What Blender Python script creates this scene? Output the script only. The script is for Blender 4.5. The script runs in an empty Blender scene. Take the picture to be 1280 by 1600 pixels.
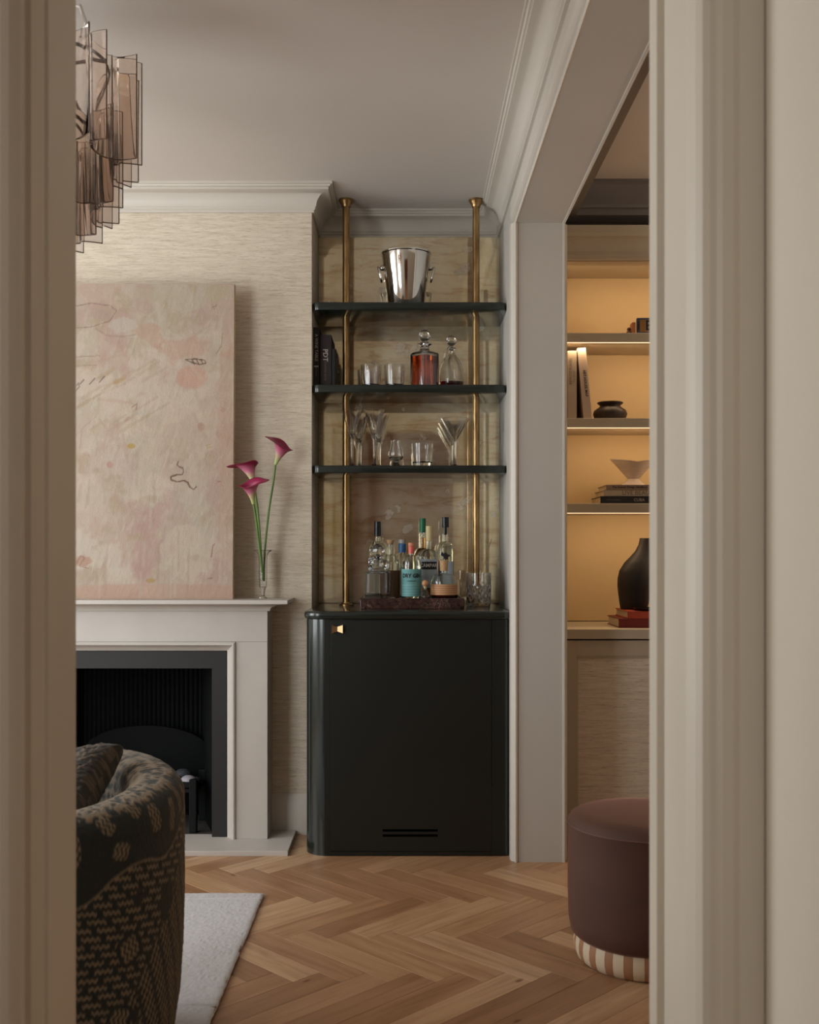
import bpy, bmesh, math, random
import numpy as np
from mathutils import Vector, Matrix
random.seed(7); rng = np.random.RandomState(11)
sc = bpy.context.scene
C = sc.collection
PI = math.pi
# ------------------------------------------------------------------ camera
F = 1656.0; VX, VY = 635.0, 862.0; CZ = 1.15          # focal length in px, vanishing point, eye height
cam_d = bpy.data.cameras.new('camera'); cam = bpy.data.objects.new('camera', cam_d); C.objects.link(cam)
cam.location = (0, 0, CZ); cam.rotation_euler = (PI/2, 0, 0)
cam_d.sensor_fit = 'VERTICAL'; cam_d.sensor_height = 36.0; cam_d.lens = F/1600*36
cam_d.shift_x = (640-VX)/1600; cam_d.shift_y = (VY-800)/1600
cam_d.clip_start = .05
cam_d.dof.use_dof = True; cam_d.dof.focus_distance = 4.1; cam_d.dof.aperture_fstop = 6.3
sc.camera = cam
# ------------------------------------------------------------------ world, lights, exposure
w = bpy.data.worlds.new('world'); sc.world = w; w.use_nodes = True
w.node_tree.nodes['Background'].inputs[0].default_value = (.62, .68, .75, 1)
w.node_tree.nodes['Background'].inputs[1].default_value = .6
def area(name, loc, direction, sx, sy, power, col):
    l = bpy.data.lights.new(name, 'AREA'); l.shape = 'RECTANGLE'; l.size = sx; l.size_y = sy
    l.energy = power; l.color = col
    o = bpy.data.objects.new(name, l); C.objects.link(o); o.location = loc
    o.rotation_euler = Vector(direction).to_track_quat('-Z', 'Y').to_euler()
    return o
area('window_daylight', (-3.42, 3.05, 1.52), (1, 0.0, .08), 1.6, 1.95, 68, (.94, .98, 1))
area('front_left_window_daylight', (-2.25, 1.30, 1.52), (0, 1, .08), 1.1, 1.95, 49, (.94, .98, 1))
area('side_room_ceiling_fill', (2.3, 2.9, 1.9), (-.35, .15, 1), .3, .3, 9, (1, .82, .66))  # added fill aimed upward to brighten the side room ceiling and crown
area('side_room_front_fill', (1.75, 1.40, 1.45), (0, 1, .15), .9, 1.3, 13, (1, .96, .90))  # added fill for the side room; the wall there has no window
area('hall_fill', (-1.38, .12, 1.5), (1, .2, 0), .8, 1.5, 20, (1, .97, .90))  # added hall fill to lift door leaf and architraves; no window is built here
LEDC = (1, .70, .41)
for z_ in (2.315, 1.995, 1.648, 1.301):
    area('shelf_led_light', (1.31, 4.335, z_-.006), (0, .55, -1), 1.33, .012, 2.0, LEDC)
sc.view_settings.view_transform = 'Standard'; sc.view_settings.look = 'None'
sc.view_settings.exposure = 0.1; sc.view_settings.gamma = 1; sc.view_settings.use_curve_mapping = False
sc.cycles.use_denoising = True
sc.cycles.max_bounces = 14; sc.cycles.transmission_bounces = 12; sc.cycles.glossy_bounces = 6; sc.cycles.diffuse_bounces = 5
sc.cycles.transparent_max_bounces = 12; sc.cycles.sample_clamp_indirect = 4; sc.cycles.caustics_reflective = False
# ------------------------------------------------------------------ helpers
def X(px, d): return (px-VX)/F*d
def Z(py, d): return CZ-(py-VY)/F*d
def lin(c):
    return tuple(((v/255)/12.92 if v/255 <= .04045 else ((v/255+.055)/1.055)**2.4) for v in c)
def tag(o, label=None, cat=None, group=None, kind=None):
    if label: o['label'] = label
    if cat: o['category'] = cat
    if group: o['group'] = group
    if kind: o['kind'] = kind
    return o
def thing(name, loc, label, cat, group=None, rz=0):
    o = bpy.data.objects.new(name, None); C.objects.link(o); o.location = loc; o.rotation_euler = (0, 0, rz)
    o.empty_display_size = .05
    return tag(o, label, cat, group)
def link(name, me, m, parent=None, loc=None):
    o = bpy.data.objects.new(name, me); C.objects.link(o)
    if m is not None and not me.materials: me.materials.append(m)
    if parent is not None: o.parent = parent
    if loc is not None: o.location = loc
    return o
def copy_tree(o, parent=None):
    c = o.copy(); C.objects.link(c)
    if parent is not None: c.parent = parent
    for ch in list(o.children): copy_tree(ch, c)
    return c
class MB:
    def __init__(s): s.b = bmesh.new()
    def box(s, x0, x1, y0, y1, z0, z1, bev=0, seg=2, M=None):
        r = bmesh.ops.create_cube(s.b, size=1)['verts']
        bmesh.ops.scale(s.b, vec=(x1-x0, y1-y0, z1-z0), verts=r)
        bmesh.ops.translate(s.b, vec=((x0+x1)/2, (y0+y1)/2, (z0+z1)/2), verts=r)
        if M is not None: bmesh.ops.transform(s.b, matrix=M, verts=r)
        if bev:
            e = set()
            for v in r: e.update(v.link_edges)
            bmesh.ops.bevel(s.b, geom=list(e), offset=bev, segments=seg, affect='EDGES', profile=.6)
        return s
    def lathe(s, prof, seg=32, c=(0, 0, 0), fn=None, M=None):
        """prof: list of (r, z); r 0 closes an end. fn(angle, r, z, i)->(x,y,z) may reshape."""
        rings = []
        for i, (r, z) in enumerate(prof):
            if r <= 1e-6:
                p = Vector((c[0], c[1], c[2]+z)) if fn is None else Vector(fn(0, 0, z, i))+Vector(c)
                if M is not None: p = M @ p
                rings.append([s.b.verts.new(p)])
            else:
                ring = []
                for k in range(seg):
                    a = 2*PI*k/seg
                    q = (r*math.cos(a), r*math.sin(a), z) if fn is None else fn(a, r, z, i)
                    p = Vector(q)+Vector(c)
                    if M is not None: p = M @ p
                    ring.append(s.b.verts.new(p))
                rings.append(ring)
        for A, B in zip(rings, rings[1:]):
            for k in range(seg):
                k2 = (k+1) % seg
                if len(A) == 1 and len(B) == 1: break
                if len(A) == 1: s.b.faces.new((A[0], B[k2], B[k]))
                elif len(B) == 1: s.b.faces.new((A[k], A[k2], B[0]))
                else: s.b.faces.new((A[k], A[k2], B[k2], B[k]))
        return s
    def prism(s, poly, z0, z1, axis='z', bev=0, seg=2):
        """poly in plan (x,y) extruded in z; axis 'y': poly (x,z) extruded y; axis 'x': poly (y,z) extruded x"""
        def P(a, b, h):
            return (a, b, h) if axis == 'z' else ((a, h, b) if axis == 'y' else (h, a, b))
        A = [s.b.verts.new(P(a, b, z0)) for a, b in poly]; B = [s.b.verts.new(P(a, b, z1)) for a, b in poly]
        n = len(poly); fs = [s.b.faces.new(A), s.b.faces.new(B[::-1])]
        for i in range(n): fs.append(s.b.faces.new((A[i], B[i], B[(i+1) % n], A[(i+1) % n])))
        bmesh.ops.recalc_face_normals(s.b, faces=fs)
        if bev:
            e = list(fs[0].edges)+list(fs[1].edges)
            bmesh.ops.bevel(s.b, geom=e, offset=bev, segments=seg, affect='EDGES', profile=.5)
        return s
    def tube(s, pts, r, seg=8, cap=True):
        pts = [Vector(p) for p in pts]; n = len(pts)
        rs = r if isinstance(r, (list, tuple)) else [r]*n
        up = Vector((0, 0, 1)); rings = []
        t0 = (pts[1]-pts[0]).normalized()
        nx = t0.cross(Vector((0, 1, 0)))
        if nx.length < .1: nx = t0.cross(Vector((1, 0, 0)))
        nx.normalize()
        for i in range(n):
            t = (pts[min(i+1, n-1)]-pts[max(i-1, 0)]).normalized()
            nx = (nx-t*nx.dot(t)).normalized(); ny = t.cross(nx)
            rings.append([s.b.verts.new(pts[i]+(nx*math.cos(2*PI*k/seg)+ny*math.sin(2*PI*k/seg))*rs[i]) for k in range(seg)])
        for A, B in zip(rings, rings[1:]):
            for k in range(seg): s.b.faces.new((A[k], A[(k+1) % seg], B[(k+1) % seg], B[k]))
        if cap: s.b.faces.new(rings[0][::-1]); s.b.faces.new(rings[-1])
        return s
    def ball(s, c, r, seg=16, sz=(1, 1, 1)):
        v = bmesh.ops.create_uvsphere(s.b, u_segments=seg, v_segments=max(6, seg//2), radius=r)['verts']
        bmesh.ops.scale(s.b, vec=sz, verts=v); bmesh.ops.translate(s.b, vec=c, verts=v)
        return s
    def sweep(s, path, prof, closed=False, side=1):
        """horizontal moulding: plan path, profile (projection from the wall, z); side=+1 puts it left of travel"""
        n = len(path); P = [Vector((a, b)) for a, b in path]; rows = []
        for i in range(n):
            def nrm(a, b):
                d = (b-a).normalized(); return Vector((-d.y, d.x))*side
            if closed: n1 = nrm(P[i-1], P[i]); n2 = nrm(P[i], P[(i+1) % n])
            else:
                n1 = nrm(P[i-1], P[i]) if i else None; n2 = nrm(P[i], P[i+1]) if i < n-1 else None
                n1 = n1 or n2; n2 = n2 or n1
            m = (n1+n2); m = m/(m.dot(n1))
            rows.append([s.b.verts.new((P[i].x+m.x*p, P[i].y+m.y*p, z)) for p, z in prof])
        k = len(prof)
        for i in range(n if closed else n-1):
            A, B = rows[i], rows[(i+1) % n]
            for j in range(k-1): s.b.faces.new((A[j], B[j], B[j+1], A[j+1]))
            s.b.faces.new((A[k-1], B[k-1], B[0], A[0]))
        if not closed: s.b.faces.new(rows[0]); s.b.faces.new(rows[-1][::-1])
        return s
    def mesh(s, name, smooth=None):
        bmesh.ops.recalc_face_normals(s.b, faces=s.b.faces)
        me = bpy.data.meshes.new(name); s.b.to_mesh(me); s.b.free()
        if smooth is not None:
            me.polygons.foreach_set('use_smooth', [True]*len(me.polygons))
            if smooth < 180:
                try: me.set_sharp_from_angle(angle=math.radians(smooth))
                except Exception: pass
        return me
    def obj(s, name, m, parent=None, smooth=None, loc=None):
        return link(name, s.mesh(name, smooth), m, parent, loc)
def structure(o): o['kind'] = 'structure'; return o
# ------------------------------------------------------------------ materials
class NT:
    def __init__(s, name):
        s.m = bpy.data.materials.new(name); s.m.use_nodes = True
        s.t = s.m.node_tree; s.p = s.t.nodes['Principled BSDF']; s.out = s.t.nodes['Material Output']
    def n(s, typ, **kw):
        nd = s.t.nodes.new(typ)
        for k, v in kw.items():
            if k.startswith('i_'): nd.inputs[k[2:].replace('_', ' ')].default_value = v
            else: setattr(nd, k, v)
        return nd
    def l(s, a, b): s.t.links.new(a, b)
    def coord(s, scale=(1, 1, 1), kind='Object'):
        tc = s.n('ShaderNodeTexCoord'); mp = s.n('ShaderNodeMapping'); mp.inputs['Scale'].default_value = scale
        s.l(tc.outputs[kind], mp.inputs[0]); return mp.outputs[0]
    def noise(s, vec, scale=1, detail=3, rough=.5, dist=0):
        nd = s.n('ShaderNodeTexNoise'); nd.inputs['Scale'].default_value = scale; nd.inputs['Detail'].default_value = detail
        nd.inputs['Roughness'].default_value = rough; nd.inputs['Distortion'].default_value = dist
        s.l(vec, nd.inputs['Vector']); return nd.outputs['Fac']
    def ramp(s, fac, stops):
        r = s.n('ShaderNodeValToRGB'); e = r.color_ramp.elements
        while len(e) < len(stops): e.new(.5)
        for el, (p, c) in zip(e, stops):
            el.position = p; el.color = (c[0], c[1], c[2], 1) if not isinstance(c, (int, float)) else (c, c, c, 1)
        s.l(fac, r.inputs[0]); return r.outputs[0]
    def mix(s, fac, a, b, mode='MIX'):
        r = s.n('ShaderNodeMix', data_type='RGBA', blend_type=mode)
        for sock, v in ((r.inputs[0], fac), (r.inputs[6], a), (r.inputs[7], b)):
            if hasattr(v, 'is_output'): s.l(v, sock)
            elif isinstance(v, (int, float)): sock.default_value = v
            else: sock.default_value = (v[0], v[1], v[2], 1)
        return r.outputs[2]
    def bump(s, h, strength=.3, dist=.002):
        b = s.n('ShaderNodeBump'); b.inputs['Strength'].default_value = strength; b.inputs['Distance'].default_value = dist
        s.l(h, b.inputs['Height']); s.l(b.outputs[0], s.p.inputs['Normal'])
    def set(s, **kw):
        for k, v in kw.items():
            s.p.inputs[k.replace('_', ' ')].default_value = (v+(1,)) if isinstance(v, tuple) and len(v) == 3 else v
        return s
def plain(name, col, rough=.5, metal=0, vary=.06, scale=8, bump=0, bscale=120, **kw):
    s = NT(name); col = lin(col)
    s.set(Roughness=rough, Metallic=metal, **kw)
    v = s.coord()
    nz = s.noise(v, scale, 3)
    s.l(s.ramp(nz, [(.3, tuple(c*(1-vary) for c in col)), (.7, tuple(min(1, c*(1+vary)) for c in col))]), s.p.inputs['Base Color'])
    if bump: s.bump(s.noise(v, bscale, 2), bump, .001)
    return s.m
def glass(name, col=(1, 1, 1), rough=0.0, ior=1.48, **kw):
    s = NT(name); s.set(Base_Color=tuple(col), Roughness=rough, IOR=ior, Transmission_Weight=1.0, **kw)
    return s.m
def emit(name, col, st):
    s = NT(name); s.set(Base_Color=tuple(col), Emission_Color=tuple(col), Emission_Strength=st); return s.m
WHITE = plain('painted_plaster', (196, 191, 183), .55, vary=.025, scale=3, bump=.05, bscale=60)
CEIL = plain('ceiling_paint', (212, 204, 196), .7, vary=.02, scale=2)
TRIM = plain('trim_paint', (206, 199, 188), .42, vary=.02, scale=4, bump=.03, bscale=90)
HALLP = plain('hall_paint', (174, 118, 84), .7, vary=.04, scale=2)
JAMB = plain('doorway_paint', (208, 200, 185), .42, vary=.02, scale=3)
LIME = plain('limestone', (190, 183, 175), .5, vary=.03, scale=9, bump=.06, bscale=200)
SHELFP = plain('bookcase_paint', (185, 172, 150), .5, vary=.02, scale=4)
BACKP = plain('bookcase_back_paint', (196, 170, 128), .6, vary=.03, scale=5)
DARKC = plain('dark_grey_cornice', (112, 107, 104), .5, vary=.04, scale=4)  # darker grey than the other trim, for side room cornice and bulkhead
BLACK = plain('black_lacquer', (24, 32, 29), .22, vary=.08, scale=3, Coat_Weight=.35, Coat_Roughness=.08)
BLACKD = plain('dark_green_cabinet_paint', (18, 22, 19), .4, vary=.06, scale=3)
SLOT = plain('slot_shade_black', (4, 4, 4), 1.0, Specular_IOR_Level=0.0)  # flat black for surface strips, standing in for the shade inside the vent slots
CAST = plain('charcoal_steel', (42, 41, 40), .5, vary=.05, Specular_IOR_Level=.3); BASKET = plain('blackened_iron', (16, 18, 18), .6, vary=.1, Specular_IOR_Level=.15)
IRON = plain('fireback_iron', (9, 11, 11), .7, vary=.2, scale=30, bump=.2, Specular_IOR_Level=.12)
CHROME = NT('polished_steel').set(Base_Color=(.72, .69, .65), Metallic=1.0, Roughness=.09).m
GLASS = glass('clear_glass', (.97, .97, .96))
CRYS = glass('cut_crystal', (.96, .96, .97), ior=1.55)
SMOKE = glass('smoked_glass', (.87, .80, .75), .03, 1.45); SMOKEE = plain('smoked_glass_edge', (92, 70, 60), .12)
FLINT = glass('flint_bottle_glass', (.95, .97, .93))
AMBER = glass('amber_spirit', (.62, .10, .02), ior=1.36)
RUBY = glass('ruby_liqueur', (.28, .015, .015), ior=1.36)
GOLDL = glass('golden_spirit', (.72, .42, .12), ior=1.36)
PALE = glass('pale_spirit', (.97, .965, .90), ior=1.36)
CRYSF = glass('brilliant_cut_crystal', (.97, .97, .98), .16, 1.5)
def brass():
    s = NT('aged_brass'); s.set(Metallic=1.0, Roughness=.33)
    n = s.noise(s.coord((18, 18, 5)), 2, 4)
    s.l(s.ramp(n, [(.3, (.24, .14, .06)), (.55, (.42, .27, .12)), (.8, (.54, .38, .19))]), s.p.inputs['Base Color'])
    return s.m
BRASS = brass()
def grasscloth():
    s = NT('grasscloth_wallpaper'); s.set(Roughness=.75)
    a = s.noise(s.coord((16, 16, 420)), 1, 4, .7); b = s.noise(s.coord((45, 45, 700)), 1, 3, .7); c = s.noise(s.coord((6, 6, 90)), 1, 4, .6)
    ca = s.ramp(a, [(.30, lin((158, 142, 120))), (.44, lin((222, 210, 191))), (.75, lin((230, 220, 204)))])
    cb = s.ramp(b, [(.28, (.45, .40, .34)), (.42, (.95, .94, .92)), (.8, (1, 1, 1))])
    m = s.mix(.8, ca, cb, 'MULTIPLY'); m2 = s.mix(1, m, s.ramp(c, [(.3, (.84, .82, .79)), (.6, (1, 1, 1))]), 'MULTIPLY')
    s.l(m2, s.p.inputs['Base Color']); s.bump(s.mix(.5, a, b), .25, .001)
    return s.m
GRASS = grasscloth()
def wood_floor():
    s = NT('oak_planks'); s.set(Roughness=.42)
    oi = s.n('ShaderNodeObjectInfo'); tc = s.n('ShaderNodeTexCoord')
    ad = s.n('ShaderNodeVectorMath', operation='MULTIPLY_ADD')
    s.l(oi.outputs['Random'], ad.inputs[0]); ad.inputs[1].default_value = (37, 91, 53); s.l(tc.outputs['Object'], ad.inputs[2])
    def mp(sc_):
        m = s.n('ShaderNodeMapping'); m.inputs['Scale'].default_value = sc_; s.l(ad.outputs[0], m.inputs[0]); return m.outputs[0]
    g = s.noise(mp((3, 60, 10)), 1, 5, .65, .4); g2 = s.noise(mp((2, 13, 4)), 1, 2, .5, 1.2)
    tone = s.ramp(oi.outputs['Random'], [(0, lin((160, 120, 88))), (.3, lin((178, 137, 102))), (.65, lin((190, 151, 114))), (1, lin((204, 170, 134)))])
    grain = s.ramp(g, [(.25, (.70, .66, .60)), (.5, (.95, .94, .92)), (.8, (1.05, 1.05, 1.05))])
    fig = s.ramp(g2, [(.3, (.80, .76, .70)), (.55, (1, 1, 1))])
    kn = s.n('ShaderNodeTexVoronoi'); kn.inputs['Scale'].default_value = 4.5; s.l(mp((1, 2.2, 1)), kn.inputs['Vector'])
    knot = s.ramp(kn.outputs['Distance'], [(.035, (.45, .32, .22)), (.09, (1, 1, 1))])
    s.l(s.mix(1, s.mix(1, s.mix(1, tone, grain, 'MULTIPLY'), fig, 'MULTIPLY'), knot, 'MULTIPLY'), s.p.inputs['Base Color'])
    s.bump(g, .12, .001)
    return s.m
OAK = wood_floor()
def mirror_mat():
    s = NT('antiqued_gold_mirror'); s.set(Metallic=1.0)
    v = s.coord((1, 1, 1))
    a = s.noise(v, 3.5, 6, .62, .3); f = s.noise(v, 40, 4, .65); st = s.noise(s.coord((5, 5, 26)), 1, 5, .7, .8)
    col = s.ramp(a, [(.32, lin((226, 206, 162))), (.5, lin((243, 229, 196))), (.7, lin((247, 239, 218)))])
    vo = s.n('ShaderNodeTexVoronoi'); vo.inputs['Scale'].default_value = 10
    dv = s.n('ShaderNodeVectorMath', operation='MULTIPLY_ADD'); s.l(s.noise(v, 22, 4, .7), dv.inputs[0]); dv.inputs[1].default_value = (.12, .12, .12); s.l(v, dv.inputs[2])
    s.l(dv.outputs[0], vo.inputs['Vector'])
    leaf = s.ramp(vo.outputs['Distance'], [(.15, .6), (.20, .5), (.215, .0)])
    edge = s.ramp(vo.outputs['Distance'], [(.195, 0), (.21, .5), (.23, 0)])
    warm = s.ramp(st, [(.50, 0), (.68, .6)])
    col2 = s.mix(warm, col, lin((186, 136, 84))); col2 = s.mix(leaf, col2, lin((232, 226, 212)))
    col3 = s.mix(edge, col2, lin((120, 84, 52)))
    s.l(col3, s.p.inputs['Base Color'])
    s.l(s.ramp(f, [(.35, .025), (.7, .07)]), s.p.inputs['Roughness'])
    d = s.n('ShaderNodeBsdfDiffuse'); s.l(col3, d.inputs['Color'])
    mx = s.n('ShaderNodeMixShader'); fac = s.ramp(a, [(.3, .36), (.7, .48)]); fac2 = s.mix(leaf, fac, (.8, .8, .8))
    s.l(fac2, mx.inputs[0]); s.l(s.p.outputs[0], mx.inputs[1]); s.l(d.outputs[0], mx.inputs[2]); s.l(mx.outputs[0], s.out.inputs[0])
    return s.m
MIRROR = mirror_mat()
def marble():
    s = NT('dark_red_marble'); s.set(Roughness=.25)
    v = s.coord(); n = s.noise(v, 30, 5, .6, 1.5); vo = s.n('ShaderNodeTexVoronoi', feature='DISTANCE_TO_EDGE'); vo.inputs['Scale'].default_value = 38
    dv = s.n('ShaderNodeVectorMath', operation='MULTIPLY_ADD'); s.l(n, dv.inputs[0]); dv.inputs[1].default_value = (.10, .10, .10); s.l(v, dv.inputs[2]); s.l(dv.outputs[0], vo.inputs['Vector'])
    vein = s.mix(1, s.ramp(vo.outputs['Distance'], [(.0, 1), (.06, 0)]), s.ramp(s.noise(v, 14, 2), [(.46, 0), (.6, .9)]), 'MULTIPLY')
    s.l(s.mix(vein, s.ramp(n, [(.35, lin((34, 24, 22))), (.6, lin((78, 52, 46)))]), lin((146, 118, 104))), s.p.inputs['Base Color'])
    return s.m
MARBLE = marble()
def fabric_attr(name, rough=.85, sheen=.3, bump=None):
    s = NT(name); s.set(Roughness=rough, Sheen_Weight=sheen)
    a = s.n('ShaderNodeAttribute', attribute_name='Col'); s.l(a.outputs['Color'], s.p.inputs['Base Color'])
    if bump: s.bump(s.noise(s.coord(), bump, 3), .5, .002)
    return s.m
UPHOL = fabric_attr('woven_upholstery', .9, .15, 420)
CANVAS = fabric_attr('painted_canvas', .7, 0, 260)
VELVET = plain('brown_velvet', (80, 51, 40), .75, vary=.10, scale=9, Sheen_Weight=.35, Sheen_Tint=(.9, .45, .32, 1), Sheen_Roughness=.35, bump=.15, bscale=500)
RUGM = plain('ivory_wool', (208, 202, 199), .95, vary=.07, scale=60, bump=.6, bscale=260, Sheen_Weight=.2)
RUGE = plain('rug_jute_edge', (104, 84, 68), .95, vary=.2, scale=120, bump=.5)
FUR = plain('dark_looped_wool', (58, 48, 38), .95, vary=.5, scale=70, bump=.8, bscale=160, Sheen_Weight=.25)
CANEDGE = plain('canvas_edge', (190, 168, 138), .8)
CORK = plain('cork', (188, 150, 108), .8, vary=.15, scale=150)
GREEN = plain('stem_green', (96, 128, 62), .5, vary=.15, scale=30)
LETTER_D = plain('dark_print', (30, 28, 28), .7); LETTER_L = plain('pale_print', (176, 168, 156), .7); LETTER_G = plain('grey_print', (112, 100, 88), .7)
def C_(name, col, r=.6, **k): return plain(name, col, r, **k)
# ================================================================== SETTING
CH = 2.63
NL, NR = -.386, .412            # niche sides
YC, YM = 4.32, 4.644            # chimney face, mirror plane
PY0, PX1 = 3.925, .581          # partition pier
# floor: sub-floor plus herringbone planks
fl = MB().box(-3.4, 3.0, -2.2, 5.0, -.06, -.012).obj('floor', plain('subfloor', (70, 48, 32), .9)); structure(fl)
L, W_ = .45, .09; t_ = .0007
def plank_mesh(name): return MB().box(-L/2+t_/2, L/2-t_/2, -W_/2+t_/2, W_/2-t_/2, -.012, 0, bev=.0005, seg=1).mesh(name)
pm = plank_mesh('plank'); pm.materials.append(OAK)
r2 = math.sqrt(2)
ox, oy = -.2365-(L+W_)/r2, 2.897-(L+W_)/r2
inside, rest = [], []
for i in range(-60, 61):
    for j in range(-14, 15):
        for k in (0, 1):
            u, v = i*W_+j*L, i*W_-j*L
            u, v = (u+L/2, v+W_/2) if k == 0 else (u+W_/2, v+W_+L/2)
            x, y = (u+v)/r2+ox, (v-u)/r2+oy
            if not (-3.3 < x < 2.9 and -2.0 < y < 4.75): continue
            ang = -PI/4 if k == 0 else PI/4
            if -1.15 < x < 1.25 and 2.25 < y < 4.55: inside.append((x, y, ang))
            else: rest.append((x, y, ang))
inside.sort(key=lambda p: p[1]); rest += inside[298:]; inside = inside[:298]
for k, (x, y, a) in enumerate(inside):
    o = bpy.data.objects.new('plank', pm); C.objects.link(o); o.parent = fl; o.location = (x, y, (random.random()-.5)*.0004); o.rotation_euler = (0, 0, a)
mb = MB()
for x, y, a in rest:
    M = Matrix.Translation((x, y, 0)) @ Matrix.Rotation(a, 4, 'Z')
    mb.box(-L/2+t_/2, L/2-t_/2, -W_/2+t_/2, W_/2-t_/2, -.012, 0, M=M)
o = mb.obj('outer_planks', OAK, fl); o['kind'] = 'stuff'
structure(MB().box(-3.4, 3.0, -2.2, 5.0, CH, CH+.1).obj('ceiling', CEIL))
# chimney breast with firebox opening
mb = MB()
mb.box(-2.05, -1.64, YC, 4.84, -.01, CH).box(-.63, NL, YC, 4.84, -.01, CH).box(-1.64, -.63, YC, 4.84, .80, CH)
structure(mb.obj('wall_chimney', GRASS))
structure(MB().box(-3.4, -2.05, 4.66, 4.84, -.01, CH).box(NL, 3.0, 4.66, 4.84, -.01, CH).obj('wall_back', WHITE))
# left wall with its window
wy0, wy1, wz0, wz1 = 2.25, 3.85, .55, 2.5
mb = MB().box(-3.3, -3.2, 1.5, wy0, -.01, CH).box(-3.3, -3.2, wy1, 4.84, -.01, CH).box(-3.3, -3.2, wy0, wy1, -.01, wz0).box(-3.3, -3.2, wy0, wy1, wz1, CH)
structure(mb.obj('wall_left', WHITE))
mb = MB().box(-3.29, -3.22, wy0, wy0+.05, wz0, wz1).box(-3.29, -3.22, wy1-.05, wy1, wz0, wz1).box(-3.29, -3.22, wy0, wy1, wz0, wz0+.05).box(-3.29, -3.22, wy0, wy1, wz1-.05, wz1)
mb.box(-3.27, -3.24, 3.035, 3.065, wz0, wz1).box(-3.27, -3.24, wy0, wy1, 1.41, 1.44)
structure(mb.obj('window_1', TRIM))
# partition: pier beside the cabinet and beam over the opening
structure(MB().box(.41, PX1, PY0, 4.66, -.01, CH).box(.41, PX1, 1.5, PY0, 2.368, CH).obj('wall_partition', WHITE))
structure(MB().box(2.9, 3.0, 1.3, 4.84, -.01, CH).obj('wall_right', WHITE))
# doorway wall (between hall and room); opening X -.471 .. +.347
DL, DR, DY0, DY1 = -.471, .356, 1.36, 1.5
fx0, fx1 = -2.8, -1.7
mb = MB().box(-3.4, fx0, DY0, DY1, -.01, CH).box(fx1, DL-.02, DY0, DY1, -.01, CH).box(fx0, fx1, DY0, DY1, -.01, wz0).box(fx0, fx1, DY0, DY1, wz1, CH).box(DR+.02, 3.0, DY0, DY1, -.01, CH).box(DL-.02, DR+.02, DY0, DY1, 2.06, CH)
structure(mb.obj('wall_front', WHITE))
mb = MB().box(fx0, fx0+.05, 1.38, 1.44, wz0, wz1).box(fx1-.05, fx1, 1.38, 1.44, wz0, wz1).box(fx0, fx1, 1.38, 1.44, wz0, wz0+.05).box(fx0, fx1, 1.38, 1.44, wz1-.05, wz1).box(fx0, fx1, 1.40, 1.43, 1.5, 1.53).box(-2.265, -2.235, 1.40, 1.43, wz0, wz1)
structure(mb.obj('window_2', TRIM))
# hall
structure(MB().box(-1.5, -1.4, -2.2, DY0, -.01, CH).box(1.4, 1.5, -2.2, DY0, -.01, CH).box(-1.5, 1.5, -2.2, -2.1, -.01, CH).obj('wall_hall', HALLP))
# doorway linings and architraves, profile in plan extruded upward
def jamb(name, poly, m):
    return structure(MB().prism(poly, -.01, 2.12).obj(name, m))
jx = .347                                              # right jamb: reveal with a groove, then the hall-side architrave
jamb('trim_1', [(jx, 1.512), (jx, 1.468), (jx+.0095, 1.466), (jx+.0095, 1.352), (jx+.0115, 1.344), (jx+.016, 1.330), (jx+.022, 1.320), (jx+.030, 1.316), (jx+.038, 1.315), (jx+.044, 1.311), (jx+.058, 1.311), (jx+.066, 1.3135), (jx+.080, 1.3125), (jx+.0964, 1.311),
                (jx+.0964, 1.36), (jx+.03, 1.36), (jx+.03, 1.50), (jx+.085, 1.50), (jx+.085, 1.52), (jx+.07, 1.522), (jx+.05, 1.514), (jx+.02, 1.512)], JAMB)
lx_ = -.4715                                           # left jamb: plain reveal, then a splayed moulding
jamb('trim_2', [(lx_, 1.512), (lx_, 1.396), (lx_-.004, 1.392), (lx_-.004, 1.384), (lx_-.007, 1.372), (lx_-.0105, 1.361), (lx_-.017, 1.357), (lx_-.018, 1.345), (lx_-.022, 1.339), (lx_-.028, 1.331), (lx_-.036, 1.325), (lx_-.05, 1.322), (lx_-.09, 1.322),
                (lx_-.09, 1.36), (lx_-.03, 1.36), (lx_-.03, 1.50), (lx_-.085, 1.50), (lx_-.085, 1.52), (lx_-.07, 1.522), (lx_-.05, 1.514), (lx_-.02, 1.512)][::-1], JAMB)
mb = MB().box(DL-.09, DR+.08, 1.497, 1.52, 2.06, 2.13, bev=.004).box(DL-.09, DR+.08, 1.30, 1.365, 2.06, 2.13, bev=.004).box(DL-.02, DR+.02, 1.32, 1.5, 2.04, 2.06)
structure(mb.obj('trim_3', JAMB))
# open door leaf in the hall, right of the camera
d1 = MB().box(.4438, .4838, .50, 1.3105, .005, 2.04, bev=.003).obj('door_1', plain('door_paint', (216, 208, 193), .4, vary=.015, scale=2)); structure(d1)
MB().box(.4413, .4438, .60, .98, .25, .95, bev=.002).box(.4413, .4438, .60, .98, 1.1, 1.9, bev=.002).obj('door_panel', JAMB, d1)
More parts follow.
